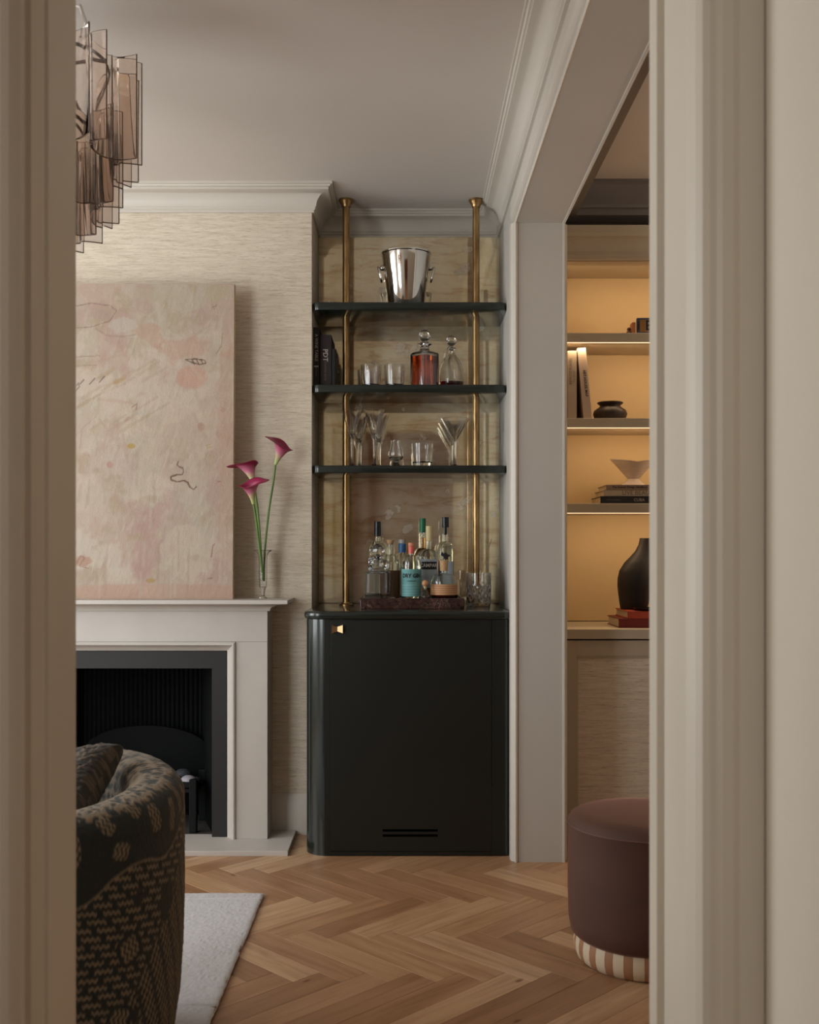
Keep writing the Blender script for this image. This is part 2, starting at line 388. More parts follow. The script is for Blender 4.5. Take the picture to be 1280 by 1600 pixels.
# architrave round the opening in the partition
mb = MB()
def arch_prof(): # plan polygon on living-room side; pier corner at (.41, PY0)
    return [(.412, PY0-.002), (.4105, PY0-.006), (.4045, PY0-.007), (.4025, PY0-.003), (.4025, PY0+.006), (.396, PY0+.010), (.390, PY0+.016), (.388, PY0+.030), (.389, PY0+.075), (.394, PY0+.092), (.41, PY0+.095), (.413, PY0+.095)]
mb.prism(arch_prof(), 0, 2.37)
pr = [(.41, 2.368), (.4045, 2.366), (.4025, 2.372), (.4025, 2.380), (.396, 2.384), (.390, 2.390), (.388, 2.404), (.389, 2.452), (.394, 2.468), (.41, 2.471)]
mb.prism(pr, 1.52, PY0+.03, axis='y')
structure(mb.obj('trim_4', TRIM))
mb = MB().prism([(.579, PY0-.004), (.586, PY0-.005), (.590, PY0), (.590, PY0+.02), (.600, PY0+.028), (.603, PY0+.09), (.58, PY0+.09)], 0, 2.37)
mb.prism([(.579, 2.364), (.586, 2.363), (.590, 2.368), (.590, 2.388), (.600, 2.396), (.603, 2.458), (.58, 2.458)], 1.52, PY0, axis='y')
structure(mb.obj('trim_5', TRIM))
# cornices
cor = [(0, CH-.100), (.010, CH-.100), (.010, CH-.092), (.016, CH-.088), (.016, CH-.082), (.020, CH-.078)]
for k in range(9):
    a = k/8*PI/2; cor.append((.020+.050*(1-math.cos(a)), CH-.078+.050*math.sin(a)))
cor += [(.074, CH-.026), (.074, CH-.018), (.080, CH-.016), (.083, CH-.010), (.090, CH-.009), (.090, CH+.001), (0, CH+.001)]
path = [(-3.2, 1.5), (.41, 1.5), (.41, 4.66), (NL, 4.66), (NL, YC), (-2.05, YC), (-2.05, 4.66), (-3.2, 4.66)]
structure(MB().sweep(path, cor, closed=True, side=1).obj('trim_6', TRIM, smooth=35))
cor2 = [(0, 2.50), (.10, 2.50), (.10, 2.525), (.112, 2.527), (.116, 2.535)]
for k in range(7):
    a = k/6*PI/2; cor2.append((.116+.024*(1-math.cos(a)), 2.54+.075*math.sin(a)))
cor2 += [(.145, 2.62), (.145, CH+.001), (0, CH+.001)]
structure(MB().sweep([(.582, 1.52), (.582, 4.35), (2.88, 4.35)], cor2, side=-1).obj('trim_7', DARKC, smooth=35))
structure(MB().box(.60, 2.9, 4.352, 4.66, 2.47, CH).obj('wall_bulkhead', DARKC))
# baseboard by the chimney breast
bp = [(0, 0), (.016, 0), (.016, .125), (.012, .132), (.012, .142), (.008, .150), (.004, .164), (0, .164)]
structure(MB().sweep([(-.555, YC-.001), (NL-.001, YC-.001)], bp, side=-1).obj('baseboard_chimney', TRIM, smooth=30))
# ================================================================== FIREPLACE
fp = thing('fireplace', (-1.13, 4.168, .02), 'pale limestone fireplace with moulded mantel shelf and black reeded firebox', 'fireplace')
def sub(name, mb_, m, p, smooth=None):   # mesh written in world coordinates, parented to a thing
    me = mb_.mesh(name, smooth); o = link(name, me, m, p)
    bpy.context.view_layer.update()
    o.matrix_parent_inverse = p.matrix_world.inverted()
    return o
FR, FLx = -.546, -1.714; OR, OLx = -.672, -1.588; FY = 4.168
sub('jamb', MB().box(OR, FR, FY, YC, .02, .795, bev=.0015), LIME, fp)
sub('jamb', MB().box(FLx, OLx, FY, YC, .02, .795, bev=.0015), LIME, fp)
sub('frieze', MB().box(FLx, FR, FY, YC, .7955, .917, bev=.0015), LIME, fp)
# inner bolection moulding, mitred at the corners: path in (x,z), profile (inward, y)
def inner_moulding():
    mb_ = MB(); prof = [(0, FY+.0), (0, FY-.006), (.006, FY-.010), (.012, FY-.008), (.014, FY), (.028, FY+.016), (.036, FY+.022), (.040, FY+.045), (0, FY+.045)]
    pts = [(OR, .0201, 0), (OR, .795, 1), (OLx, .795, 2), (OLx, .0201, 3)]
    rows = []
    for (x, z, k) in pts:
        row = []
        for p, y in prof:
            dx = -p if k in (0, 1) else p; dz = -p if k in (1, 2) else 0
            row.append(mb_.b.verts.new((x+dx, y, z+dz)))
        rows.append(row)
    n = len(prof)
    for A, B in zip(rows, rows[1:]):
        for j in range(n): mb_.b.faces.new((A[j], B[j], B[(j+1) % n], A[(j+1) % n]))
    mb_.b.faces.new(rows[0]); mb_.b.faces.new(rows[-1])
    return mb_
sub('inner_moulding', inner_moulding(), LIME, fp, 35)
mp_ = [(0, .917), (.010, .917), (.012, .922)]
for k in range(7):
    a = k/6*PI/2; mp_.append((.012+.058*(1-math.cos(a))**1.0, .922+.022*math.sin(a)))
mp_ += [(.088-.012, .946), (.088, .948), (.088, .963), (0, .963)]
sub('mantel_shelf', MB().sweep([(FR, YC-.001), (FR, FY), (FLx, FY), (FLx, YC-.001)], mp_, side=1).box(FLx+.0002, FR-.0002, FY+.0002, YC-.001, .9172, .9628), LIME, fp, 35)
he = MB().box(-1.813, -.447, 4.0, YC, 0, .02, bev=.002)
tag(he.obj('hearth_slab', LIME), 'flat pale stone hearth slab lying on the oak floor', 'hearth')
ins = fp
I0, I1, IT = -1.548, -.712, .756
sub('insert_frame', MB().box(I1-.058, I1, 4.196, 4.215, .021, IT).box(I0, I0+.058, 4.196, 4.215, .021, IT).box(I0+.058, I1-.058, 4.196, 4.215, IT-.068, IT), CAST, ins)
mb = MB()
n_r = 40
def reeds(mb_, x0, x1, y0, y1, n_):
    pts = []
    for i in range(n_*4+1):
        t = i/(n_*4); off = .006*abs(math.sin(t*n_*PI)); dx, dy = x1-x0, y1-y0; ln = math.hypot(dx, dy)
        pts.append((x0+dx*t+off*dy/ln, y0+dy*t-off*dx/ln))
    A = [mb_.b.verts.new((p[0], p[1], .021)) for p in pts]; B = [mb_.b.verts.new((p[0], p[1], .72)) for p in pts]
    for i in range(len(pts)-1): mb_.b.faces.new((A[i], A[i+1], B[i+1], B[i]))
reeds(mb, I0+.05, I0+.16, 4.216, 4.55, 16); reeds(mb, I0+.16, I1-.16, 4.55, 4.55, 26); reeds(mb, I1-.16, I1-.05, 4.55, 4.216, 16)
sub('reeded_lining', mb, IRON, ins)
sub('firebox_floor', MB().box(I0+.03, I1-.0005, 4.24, 4.58, .0, .0205), plain('dark_floor_plate', (58, 52, 50), .8), ins)  # dark grey plate covering the firebox floor
sub('lining_top', MB().box(I0+.03, I1-.03, 4.217, 4.58, .70, .72), IRON, ins)
# fire basket with ceramic coals
fb = thing('fire_basket', (-1.1, 4.33, .02), 'dark iron fire basket with arched back standing in the firebox', 'fire basket')
arc = [(-1.10+.27*math.cos(a), .30+.115*math.sin(a)) for a in [k/12*PI for k in range(13)]]
sub('arched_back', MB().prism([(-1.37, .06)]+arc[::-1]+[(-.83, .06)], 4.485, 4.50, axis='y', bev=.003), IRON, fb, 30)
mb = MB().box(-1.36, -.845, 4.26, 4.275, .20, .225, bev=.003).box(-1.36, -.845, 4.26, 4.48, .18, .195, bev=.003)
sub('grate', mb, BASKET, fb)
for x in (-1.36, -.872):
    for y in (4.25, 4.45): sub('leg', MB().box(x, x+.03, y, y+.028, .0202, .235, bev=.004), BASKET, fb)
rk = [(-.882, 4.29, .255, .030), (-.962, 4.305, .26, .034), (-1.048, 4.305, .262, .034), (-1.13, 4.31, .262, .034), (-1.215, 4.305, .262, .034), (-.925, 4.385, .262, .034), (-1.30, 4.31, .262, .034), (-1.18, 4.395, .26, .034), (-1.03, 4.395, .262, .034), (-.865, 4.355, .262, .018)]
PEB = [plain('pale_ceramic_pebble', (150, 145, 152), .5), plain('charcoal_pebble', (52, 54, 56), .7)]
for k, (x, y, z, r) in enumerate(rk):
    b = MB().ball((0, 0, 0), r, 14, (1.15, 1, .85))
    z = .195+r*.85
    z = max(z, .226+.0) if False else z
    o = b.obj('pebble', PEB[0 if k in (0,) else 1], None, 180, (x, y, z)); o.rotation_euler = (0, .0, (random.random()-.5)*.5)
    lb = {0: 'pale grey ceramic pebble at the right end of the fire basket', 1: 'dark ceramic pebble touching the left side of the pale one', 9: 'small dark ceramic pebble at the far right corner of the basket', 5: 'dark ceramic pebble in the back row behind the pale one'}.get(k, 'dark ceramic pebble in the left and middle of the basket, behind the armchair')
    tag(o, lb, 'pebble', 'ceramic pebbles in the fire basket')
# ================================================================== BAR CABINET
KX0, KX1, KY0, KY1, KZ = -.384, .3935, 4.0, 4.655, .925
def rr(x0, x1, y0, y1, rl, rr_, n=8):
    p = [(x1, y1), (x0, y1)]
    p += [(x0+rl-rl*math.cos(a), y0+rl-rl*math.sin(a)) for a in [k/n*PI/2 for k in range(n+1)]]
    p += [(x1-rr_+rr_*math.sin(a), y0+rr_-rr_*math.cos(a)) for a in [k/n*PI/2 for k in range(n+1)]]
    return p
cb = thing('bar_cabinet', ((KX0+KX1)/2, KY0, 0), 'dark green-black lacquered drinks cabinet with rounded corner in the niche', 'cabinet')
XD0, XD1, ZD0, ZD1 = X(516.5, 4), X(768, 4), Z(1330, 4), Z(969, 4)
sub('body', MB().prism(rr(KX0, KX1, KY0+.004, 4.64, .085, .022), 0, .894), BLACK, cb, 40)
sub('front_frame', MB().box(KX0+.075, XD0-.002, KY0, KY0+.005, .006, .893).box(XD1+.002, KX1-.020, KY0, KY0+.005, .006, .893).box(XD0-.002, XD1+.002, KY0, KY0+.005, .006, ZD0-.002), BLACKD, cb)
top_poly = rr(-.391, KX1-.0005, KY0-.010, 4.64, .075, .025)
top_poly = [(KX1-.0005, 4.64), (KX0+.001, 4.64), (KX0+.001, YC-.002)]+[(-.391, YC-.002)]+top_poly[2:]
sub('top', MB().prism(top_poly, .894, KZ, bev=.012, seg=4), BLACK, cb, 40)
dr = sub('door', MB().box(XD0, XD1, KY0-.0005, KY0+.005, ZD0, ZD1, bev=.0008, seg=1), BLACKD, cb)
hx, hz = X(527.3, 3.99), Z(983, 3.99); hw, hh, hi = .0205, .0155, .0085
# faceted brass bow-tie pull
b = MB(); yb, yf, yw = KY0-.001, KY0-.016, KY0-.009
P = {}
for nm, p in dict(a=(-hw, yb, -hh), b=(0, yb, -hi), c=(hw, yb, -hh), d=(hw, yb, hh), e=(0, yb, hi), f=(-hw, yb, hh), A=(-hw, yf, -hh), B=(0, yw, -hi), C=(hw, yf, -hh), D=(hw, yf, hh), E=(0, yw, hi), F=(-hw, yf, hh)).items():
    P[nm] = b.b.verts.new((hx+p[0], p[1], hz+p[2]))
for q in ('abcdef', 'ABEF', 'BCDE', 'abBA', 'bcCB', 'cdDC', 'deED', 'efFE', 'faAF'): b.b.faces.new([P[k] for k in q])
h = b.obj('handle', NT('satin_brass').set(Base_Color=(.52, .36, .19), Metallic=1.0, Roughness=.35).m, dr)
h['label'] = 'brass bow-tie shaped door pull'
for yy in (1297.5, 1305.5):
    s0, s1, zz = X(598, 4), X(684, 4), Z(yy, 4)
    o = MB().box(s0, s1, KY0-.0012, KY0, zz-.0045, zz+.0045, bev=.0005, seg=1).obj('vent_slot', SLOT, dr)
# mirror and shelves
tag(MB().box(NL+.002, .409, YM, 4.659, KZ+.001, CH-.102).obj('antique_mirror', MIRROR), 'antiqued gold mirror panel covering the back of the bar niche', 'mirror')
SZ = [2.167, 1.831, 1.502]
slabs = ['top', 'middle', 'lowest']
for z, nm in zip(SZ, slabs):
    s_ = MB().prism(rr(NL+.001, .409, YC-.001, YM-.001, .03, .03), z-.031, z, bev=.002, seg=2)
    tag(s_.obj('wall_shelf', BLACK, None, 35), f'{nm} black lacquered shelf across the bar niche', 'shelf', None)
RY = 4.456
for k, px in enumerate((541, 744)):
    x = X(px, RY); rd = thing('brass_rod', (x, RY, KZ), ['left', 'right'][k]+' tall brass support rod running from cabinet to ceiling', 'rod')
    zs = [KZ+.012]+[v for z in SZ[::-1] for v in (z-.031, z)]+[CH-.02]
    for i in range(0, len(zs), 2):
        sub('pole', MB().lathe([(0, zs[i]), (.0148, zs[i]), (.0148, zs[i+1]), (0, zs[i+1])], 24, (x, RY, 0)), BRASS, rd, 40)
    sub('base_flange', MB().lathe([(0, KZ), (.030, KZ), (.030, KZ+.004), (.020, KZ+.008), (.018, KZ+.014), (0, KZ+.014)], 28, (x, RY, 0)), BRASS, rd, 40)
    sub('ceiling_flange', MB().lathe([(0, CH), (.031, CH), (.031, CH-.007), (.027, CH-.011), (.026, CH-.016), (.020, CH-.022), (.018, CH-.032), (0, CH-.032)], 28, (x, RY, 0)), BRASS, rd, 40)
# ================================================================== GLASSWARE
def vessel(prof_out, prof_in):  # closed double-walled profile from outside base to inside base
    return prof_out+prof_in[::-1]
def place(o, px, d, z):
    o.location = (X(px, d), d, z); return o
def flute_glass(name, label, cat, group=None):
    g = thing(name, (0, 0, 0), label, cat, group)
    o = [(.0062, .118), (.0135, .140), (.0225, .170), (.032, .204), (.0425, .238)]; i = [(.0, .130), (.006, .134), (.0112, .144), (.021, .172), (.0305, .205), (.0413, .238)]
    fnf = lambda a, r, z, k: (r*(1+.03*math.cos(8*a))*math.cos(a), r*(1+.03*math.cos(8*a))*math.sin(a), z)
    MB().lathe([(0, .118)]+o+i[::-1], 32, fn=fnf).obj('bowl', CRYS, g, 30)
    MB().lathe([(0, 0), (.034, 0), (.034, .0022), (.012, .006), (.0055, .014), (.0048, .05), (.0062, .112), (.0062, .1179), (0, .1179)], 20).obj('stem', CRYS, g, 40)
    return g
sz3 = SZ[2]
G = flute_glass('wine_flute', 'tall flared crystal glass by the left brass rod', 'glass')
place(G, 550, 4.405, sz3)
for px, d, lb in ((561, 4.57, 'tall flared crystal glass half hidden behind the leftmost tall glass'), (585, 4.40, 'tall flared crystal glass to the left of the tulip whisky glass'), (592, 4.565, 'tall flared crystal glass in the back row between the front pair and the tulip glass')):
    c = copy_tree(G); place(c, px, d, sz3); c['label'] = lb
def martini(label):
    g = thing('martini_glass', (0, 0, 0), label, 'glass')
    fnf = lambda a, r, z, k: (r*(1+.02*math.cos(10*a))*math.cos(a), r*(1+.02*math.cos(10*a))*math.sin(a), z)
    MB().lathe([(0, .106), (.005, .106), (.060, .199), (.0588, .199), (.004, .110), (0, .110)], 40, fn=fnf).obj('bowl', CRYS, g, 30)
    MB().lathe([(0, 0), (.034, 0), (.034, .002), (.010, .006), (.005, .012), (.0042, .06), (.005, .1059), (0, .1059)], 20).obj('stem', CRYS, g, 40)
    return g
m1 = martini('flared martini glass beside the right brass rod'); place(m1, 711, 4.40, sz3)
m2 = copy_tree(m1); place(m2, 706, 4.565, sz3); m2['label'] = 'martini glass in the back row behind the other one'
m1.location.x -= 0
# tulip whisky glass
g = thing('tulip_glass', (0, 0, 0), 'small tulip shaped whisky glass on the lowest shelf', 'glass')
MB().lathe([(0, .021), (.012, .021), (.026, .030), (.033, .048), (.031, .062), (.022, .092), (.0215, .110), (.0202, .110), (.0206, .092), (.0296, .062), (.0315, .048), (.024, .033), (0, .029)], 32).obj('bowl', GLASS, g, 60)
MB().lathe([(0, 0), (.022, 0), (.022, .004), (.014, .010), (.011, .0209), (0, .0209)], 24).obj('base', GLASS, g, 40)
place(g, 619, 4.40, sz3)
def tumbler(name, label, r, h, seg, group=None, mat_=CRYS, base=.012, taper=.88, ridge=.035):
    g = thing(name, (0, 0, 0), label, 'glass', group)
    rb = r*taper
    fnf = lambda a, rr__, z, k: (rr__*(1+ridge*abs(math.cos(seg/2*a)) if (k in (1, 2, 3)) else rr__)*math.cos(a), rr__*(1+ridge*abs(math.cos(seg/2*a)) if (k in (1, 2, 3)) else rr__)*math.sin(a), z) if False else (rr__*math.cos(a)*(1+(ridge*abs(math.cos(seg/2*a)) if k in (1, 2, 3) else 0)), rr__*math.sin(a)*(1+(ridge*abs(math.cos(seg/2*a)) if k in (1, 2, 3) else 0)), z)
    MB().lathe([(0, 0), (rb, 0), (rb+.0005, .004), (rb+(r-rb)*.72, h*.72), (r, h*.80), (r, h), (r-.0018, h), (r-.0022, h*.78), (rb-.003, base+.003), (rb-.009, base), (0, base)], seg*4, fn=fnf).obj('body', mat_, g, 30)
    return g
t1 = tumbler('tumbler', 'cut crystal tumbler to the right of the front left one on the middle shelf', .0425, .096, 12); place(t1, 616.5, 4.42, SZ[1])
t2 = copy_tree(t1); place(t2, 580, 4.42, SZ[1]); t2['label'] = 'front left cut crystal tumbler on the middle shelf'
t3 = copy_tree(t1); place(t3, 574.5, 4.54, SZ[1]); t3['label'] = 'cut crystal tumbler mostly hidden behind the front left tumbler'
rg = tumbler('rocks_glass', 'short heavy rocks glass with cut rings on the lowest shelf', .0445, .096, 10, None, GLASS, .018, .92, .0)
MB().lathe([(.0432, .030), (.0446, .032), (.0446, .050), (.0435, .052)], 40).obj('cut_band', CRYS, rg, 40) if False else None
place(rg, 660, 4.41, sz3)
# square decanter
def stopper(parent, r, z, neck_r, m=CRYS):
    s = MB().lathe([(0, z-.012), (neck_r*.75, z-.012), (neck_r*.8, z), (neck_r*1.35, z+.002), (neck_r*1.3, z+.006), (neck_r*.6, z+.010)]+[(r*math.cos(a), z+.008+r+r*math.sin(a)) for a in [(-65+k*155/9)*PI/180 for k in range(10)]]+[(0, z+.008+2*r)], 16).obj('stopper', m, parent, 20)
    return s
def sq(a, r, z, k, n=6.):   # squarish super-ellipse
    c, s_ = math.cos(a), math.sin(a); q = r/((abs(c)**n+abs(s_)**n)**(1/n)); return (q*c, q*s_, z)
dc = thing('square_decanter', (0, 0, 0), 'square cut glass decanter full of amber spirit on the middle shelf', 'decanter', None, math.radians(42))
hs = .047; bh = Z(553, 4.43)-SZ[1]
MB().lathe([(0, 0), (hs, 0), (hs, .003), (hs, bh-.002), (hs*.93, bh+.003), (.018, bh+.014), (.014, bh+.020), (.014, bh+.030), (.024, bh+.038), (.024, bh+.041), (.011, bh+.041), (.0105, bh+.016), (.015, bh+.011), (hs-.006, bh-.003), (hs-.004, bh-.008), (hs-.004, .012), (0, .012)], 32, fn=sq).obj('bottle', CRYS, dc, 30)
MB().lathe([(0, .0125), (hs-.0045, .0125), (hs-.0045, bh-.012), (0, bh-.012)], 32, fn=sq).obj('spirit', AMBER, dc, 30)
stopper(dc, .0245, bh+.043, .013); place(dc, 663.5, 4.43, SZ[1])
# teardrop decanter
dc = thing('round_decanter', (0, 0, 0), 'teardrop shaped clear decanter with a little dark red liqueur', 'decanter')
h0 = Z(547, 4.43)-SZ[1]
op = [(0, 0), (.043, 0), (.050, .012), (.054, .035), (.0542, .055), (.0528, .075), (.050, .092), (.0445, .109), (.035, .127), (.022, .144), (.0135, h0-.006), (.0115, h0), (.011, h0+.008), (.019, h0+.014), (.019, h0+.016)]
ip = [(0, .005), (.041, .005), (.0475, .014), (.0515, .036), (.0517, .055), (.0503, .075), (.0475, .091), (.042, .107), (.0325, .125), (.0198, .142), (.0113, h0-.006), (.0093, h0), (.009, h0+.016)]
MB().lathe(op+ip[::-1], 36).obj('bottle', GLASS, dc, 50)
MB().lathe([(0, .0055), (.0406, .0055), (.0469, .014), (.0507, .033), (0.0507, .0335), (0, .033)], 36).obj('liqueur', RUBY, dc, 50)
stopper(dc, .022, h0+.018, .0105); place(dc, 705.5, 4.475, SZ[1])
# champagne bucket
bk = thing('champagne_bucket', (X(635, 4.42), 4.42, SZ[0]), 'polished steel champagne bucket with ring handles on the top shelf', 'bucket')
MB().lathe([(0, 0), (.072, 0), (.075, .003), (.103, .216), (.1065, .219), (.1065, .224), (.103, .224), (.100, .217), (.072, .006), (0, .006)], 48).obj('body', CHROME, bk, 40)
for s_ in (-1, 1):
    hd = MB().ball((s_*.100, 0, .165), .0115, 12).obj('handle_mount', CHROME, bk, 180)
    pts = [(s_*(.110+.007*math.sin(a)), .020*math.cos(a)*.9, .138+.031*math.sin(a)) for a in [k/20*2*PI for k in range(21)]]
    MB().tube(pts, .0042, 8, False).obj('ring_handle', CHROME, hd, 180)
# books on the middle shelf
def text(s, size, m, parent, loc, rot, ext=.0002, align='CENTER', bold=0, sx=1.0):
    cu = bpy.data.curves.new('lettering', 'FONT'); cu.body = s; cu.size = size; cu.extrude = ext; cu.align_x = align; cu.align_y = 'CENTER'; cu.offset = bold; cu.resolution_u = 2
    tmp = bpy.data.objects.new('tmp', cu); C.objects.link(tmp); bpy.context.view_layer.update()
    me = bpy.data.meshes.new_from_object(tmp.evaluated_get(bpy.context.evaluated_depsgraph_get())); me.name = 'lettering'
    bpy.data.objects.remove(tmp); bpy.data.curves.remove(cu)
    me.materials.clear(); me.materials.append(m)
    o = bpy.data.objects.new('lettering', me); C.objects.link(o); o.parent = parent; o.location = loc; o.rotation_euler = rot; o.scale = (sx, 1, 1)
    return o
UP = (PI/2, 0, 0)                       # text standing, facing the camera
def vert(down=True): return (PI/2, PI/2 if down else -PI/2, 0)
PAGE = plain('book_pages', (206, 190, 162), .9, vary=.05, scale=40)
def book_up(t, h, dep, m, label, spine_round=.2, rz=0):
    """standing book, spine toward -Y; origin bottom centre of the spine"""
    b = thing('book', (0, 0, 0), label, 'book')
    MB().box(-t/2, t/2, 0, dep, 0, h, bev=min(t*.12, .002), seg=2).obj('cover', m, b)
    MB().box(-t/2+.0025, t/2-.0025, .004, dep+.0005, .003, h+.0004).obj('pages', PAGE, b)
    return b
BK1, BK2, BK3 = plain('black_book_cloth', (30, 26, 27), .7), plain('dark_brown_book_cloth', (44, 34, 34), .7), plain('black_leather', (22, 22, 22), .6)
zb = SZ[1]; yb_ = 4.385
b1 = book_up(.0245, Z(511, yb_)-zb, .22, BK1, 'tall narrow black book against the left side of the niche'); place(b1, 494.6, yb_, zb)
b1.location.x = NL+.0135
hb = Z(511, yb_)-zb
text('A WINE TABLE', .017, LETTER_L, b1, (0, -.0002, hb-.085), vert(), sx=1.0); text('by Vincent', .009, LETTER_G, b1, (0, -.0002, hb-.185), vert())
MB().box(-.009, .009, -.0006, 0, hb-.165, hb-.160).obj('spine_line', LETTER_L, b1)
b2 = book_up(.047, Z(523, yb_)-zb, .21, BK2, 'thick dark brown book with large pale letters on its spine'); b2.location = (NL+.0275+.0245+.0005, yb_, zb)
hb = Z(523, yb_)-zb
text('PDT', .028, LETTER_L, b2, (-.002, -.0002, hb-.085), vert(), bold=.0006); text('COCKTAIL BOOK', .010, LETTER_G, b2, (-.002, -.0002, hb-.150), vert())
b3 = book_up(.013, Z(545, yb_)-zb, .15, BK3, 'thin short black notebook at the right end of the three bar books'); b3.location = (NL+.085, yb_, zb)
# ================================================================== TRAY AND BOTTLES
tx0, tx1, ty0, ty1 = X(563, 4.19), X(726, 4.19), 4.19, 4.53
TZ = KZ+.036
tr = thing('marble_tray', ((tx0+tx1)/2, (ty0+ty1)/2, KZ), 'dark red veined marble tray holding the bottles on the cabinet', 'tray')
sub('base', MB().box(tx0, tx1, ty0, ty1, KZ, TZ, bev=.002), MARBLE, tr)
sub('rim', MB().box(tx0, tx1, ty0, ty0+.012, TZ, TZ+.005, bev=.001, seg=1).box(tx0, tx1, ty1-.012, ty1, TZ, TZ+.005, bev=.001, seg=1).box(tx0, tx0+.012, ty0+.012, ty1-.012, TZ, TZ+.005).box(tx1-.012, tx1, ty0+.012, ty1-.012, TZ, TZ+.005), MARBLE, tr)
def bottle(px, d, hw, y_sh, y_nk, nw, y_top, label, glassm=FLINT, liq=None, y_liq=None, name='spirit_bottle', dome=1.0, seg=32):
    """lathe bottle: px centre, half width, y of shoulder start, neck start, neck half width, mouth"""
    g = thing(name, (X(px, d), d, TZ), label, 'bottle')
    z = lambda y: Z(y, d)-TZ
    r, n_ = hw/F*d, nw/F*d; zs, zn, zt = z(y_sh), z(y_nk), z(y_top)
    sh = [(n_+(r-n_)*math.cos(a)**dome, zs+(zn-zs)*math.sin(a)) for a in [k/7*PI/2 for k in range(8)]]
    w_ = .0022
    out = [(0, 0), (r*.93, 0), (r, .005)]+sh+[(n_, zt)]
    inn = [(0, .006), (r*.9-w_, .006), (r-w_, .012)]+[(max(a-w_, n_-w_), b) for a, b in sh]+[(n_-w_, zt)]
    MB().lathe(out+inn[::-1], seg).obj('bottle_body', glassm, g, 50)
    if liq:
        zl = z(y_liq); ins = [(0, .0065), (r*.9-w_-.0004, .0065), (r-w_-.0004, .0125)]
        for a, b in sh:
            if b < zl: ins.append((max(a-w_-.0004, n_-w_-.0004), b))
        last = ins[-1][0]
        if zl > zn: last = n_-w_-.0004
        ins += [(last, zl), (0, zl)]
        MB().lathe(ins, seg).obj('liquid', liq, g, 50)
    g['rz'] = 0; del g['rz']
    return g, z, r
def cyl_part(g, name, m, r0, r1, z0, z1, seg=28, bev=.001, label=None):
    o = MB().lathe([(0, z0), (r0-bev, z0), (r0, z0+bev), (r1, z1-bev), (r1-bev, z1), (0, z1)], seg).obj(name, m, g, 40)
    if label: o['label'] = label
    return o
def label_band(g, m, r, z0, z1, a0=-150, a1=-30, name='paper_label'):
    mb_ = MB(); n = 18; R = r+.0006
    A = [[mb_.b.verts.new((q*math.cos(math.radians(a0+(a1-a0)*k/n)), q*math.sin(math.radians(a0+(a1-a0)*k/n)), z)) for k in range(n+1)] for q, z in ((R, z0), (R, z1), (r+.0001, z1), (r+.0001, z0))]
    for i in range(4):
        B, D = A[i], A[(i+1) % 4]
        for k in range(n): mb_.b.faces.new((B[k], B[k+1], D[k+1], D[k]))
    for k in (0, n): mb_.b.faces.new([A[i][k] for i in range(4)])
    return mb_.obj(name, m, g, 50)
def curved_text(g, s, size, m, r, z, ang=-90, bold=0, sx=1.0):
    o = text(s, size, m, g, (0, 0, 0), (0, 0, 0), bold=bold)
    for v in o.data.vertices:
        a = math.radians(ang)+v.co.x*sx/r; q = r+.0008+v.co.z
        v.co = (q*math.cos(a), q*math.sin(a), z+v.co.y)
    return o
KRAFT, TEALL, OFFW, TANL = C_('kraft_label', (112, 88, 66), .8), C_('teal_label', (104, 158, 158), .7), C_('pale_blue_label', (176, 188, 196), .7), C_('tan_label', (196, 146, 102), .7)
CAPB, CAPG, CAPBL, CAPC, CAPY, CAPS = C_('black_cap', (18, 20, 26), .35), C_('green_capsule', (20, 104, 66), .4), C_('blue_foil', (52, 108, 160), .35), C_('coral_foil', (214, 100, 84), .45), C_('cream_capsule', (206, 188, 138), .5), C_('silver_cap', (176, 174, 170), .3)
def pr_(hw, d): return hw/F*d
# back row
g, z, r = bottle(590, 4.43, 14.5, 860, 846, 4.6, 836, 'tall clear spirit bottle with black screw cap behind the crystal decanter', liq=PALE, y_liq=884)
cyl_part(g, 'cap', CAPB, pr_(5.4, 4.43), pr_(5.2, 4.43), z(838), z(815), label='black screw cap')
label_band(g, OFFW, r, z(890), z(872), -165, -120)
g, z, r = bottle(628.5, 4.475, 13, 884, 864, 5.2, 856, 'clear bottle with blue neck foil and silver cap', liq=PALE, y_liq=880)
cyl_part(g, 'neck_foil', CAPBL, pr_(6.0, 4.47), pr_(6.0, 4.47), z(863.5), z(849.5), label='blue foil')
cyl_part(g, 'cap', CAPS, pr_(5.8, 4.47), pr_(5.8, 4.47), z(849), z(843), label='silver cap')
g, z, r = bottle(660.5, 4.465, 14.5, 874, 856, 4.6, 831, 'bottle with long green capsule and golden spirit', liq=GOLDL, y_liq=840)
cyl_part(g, 'capsule', CAPG, pr_(5.2, 4.46), pr_(4.9, 4.46), z(832), z(810), label='green capsule')
g, z, r = bottle(696, 4.41, 13.5, 862, 846, 4.4, 834, 'bottle of pale golden spirit with black capsule and dark bird emblem', liq=PALE, y_liq=850, dome=.8)
cyl_part(g, 'capsule', CAPB, pr_(5.7, 4.41), pr_(5.4, 4.41), z(824), z(808), label='black capsule')
label_band(g, CAPB, pr_(4.5, 4.41), z(836), z(823), -115, -60, 'capsule_tongue')
label_band(g, OFFW, r, z(926), z(877), -150, -30)
em_k = 1.35
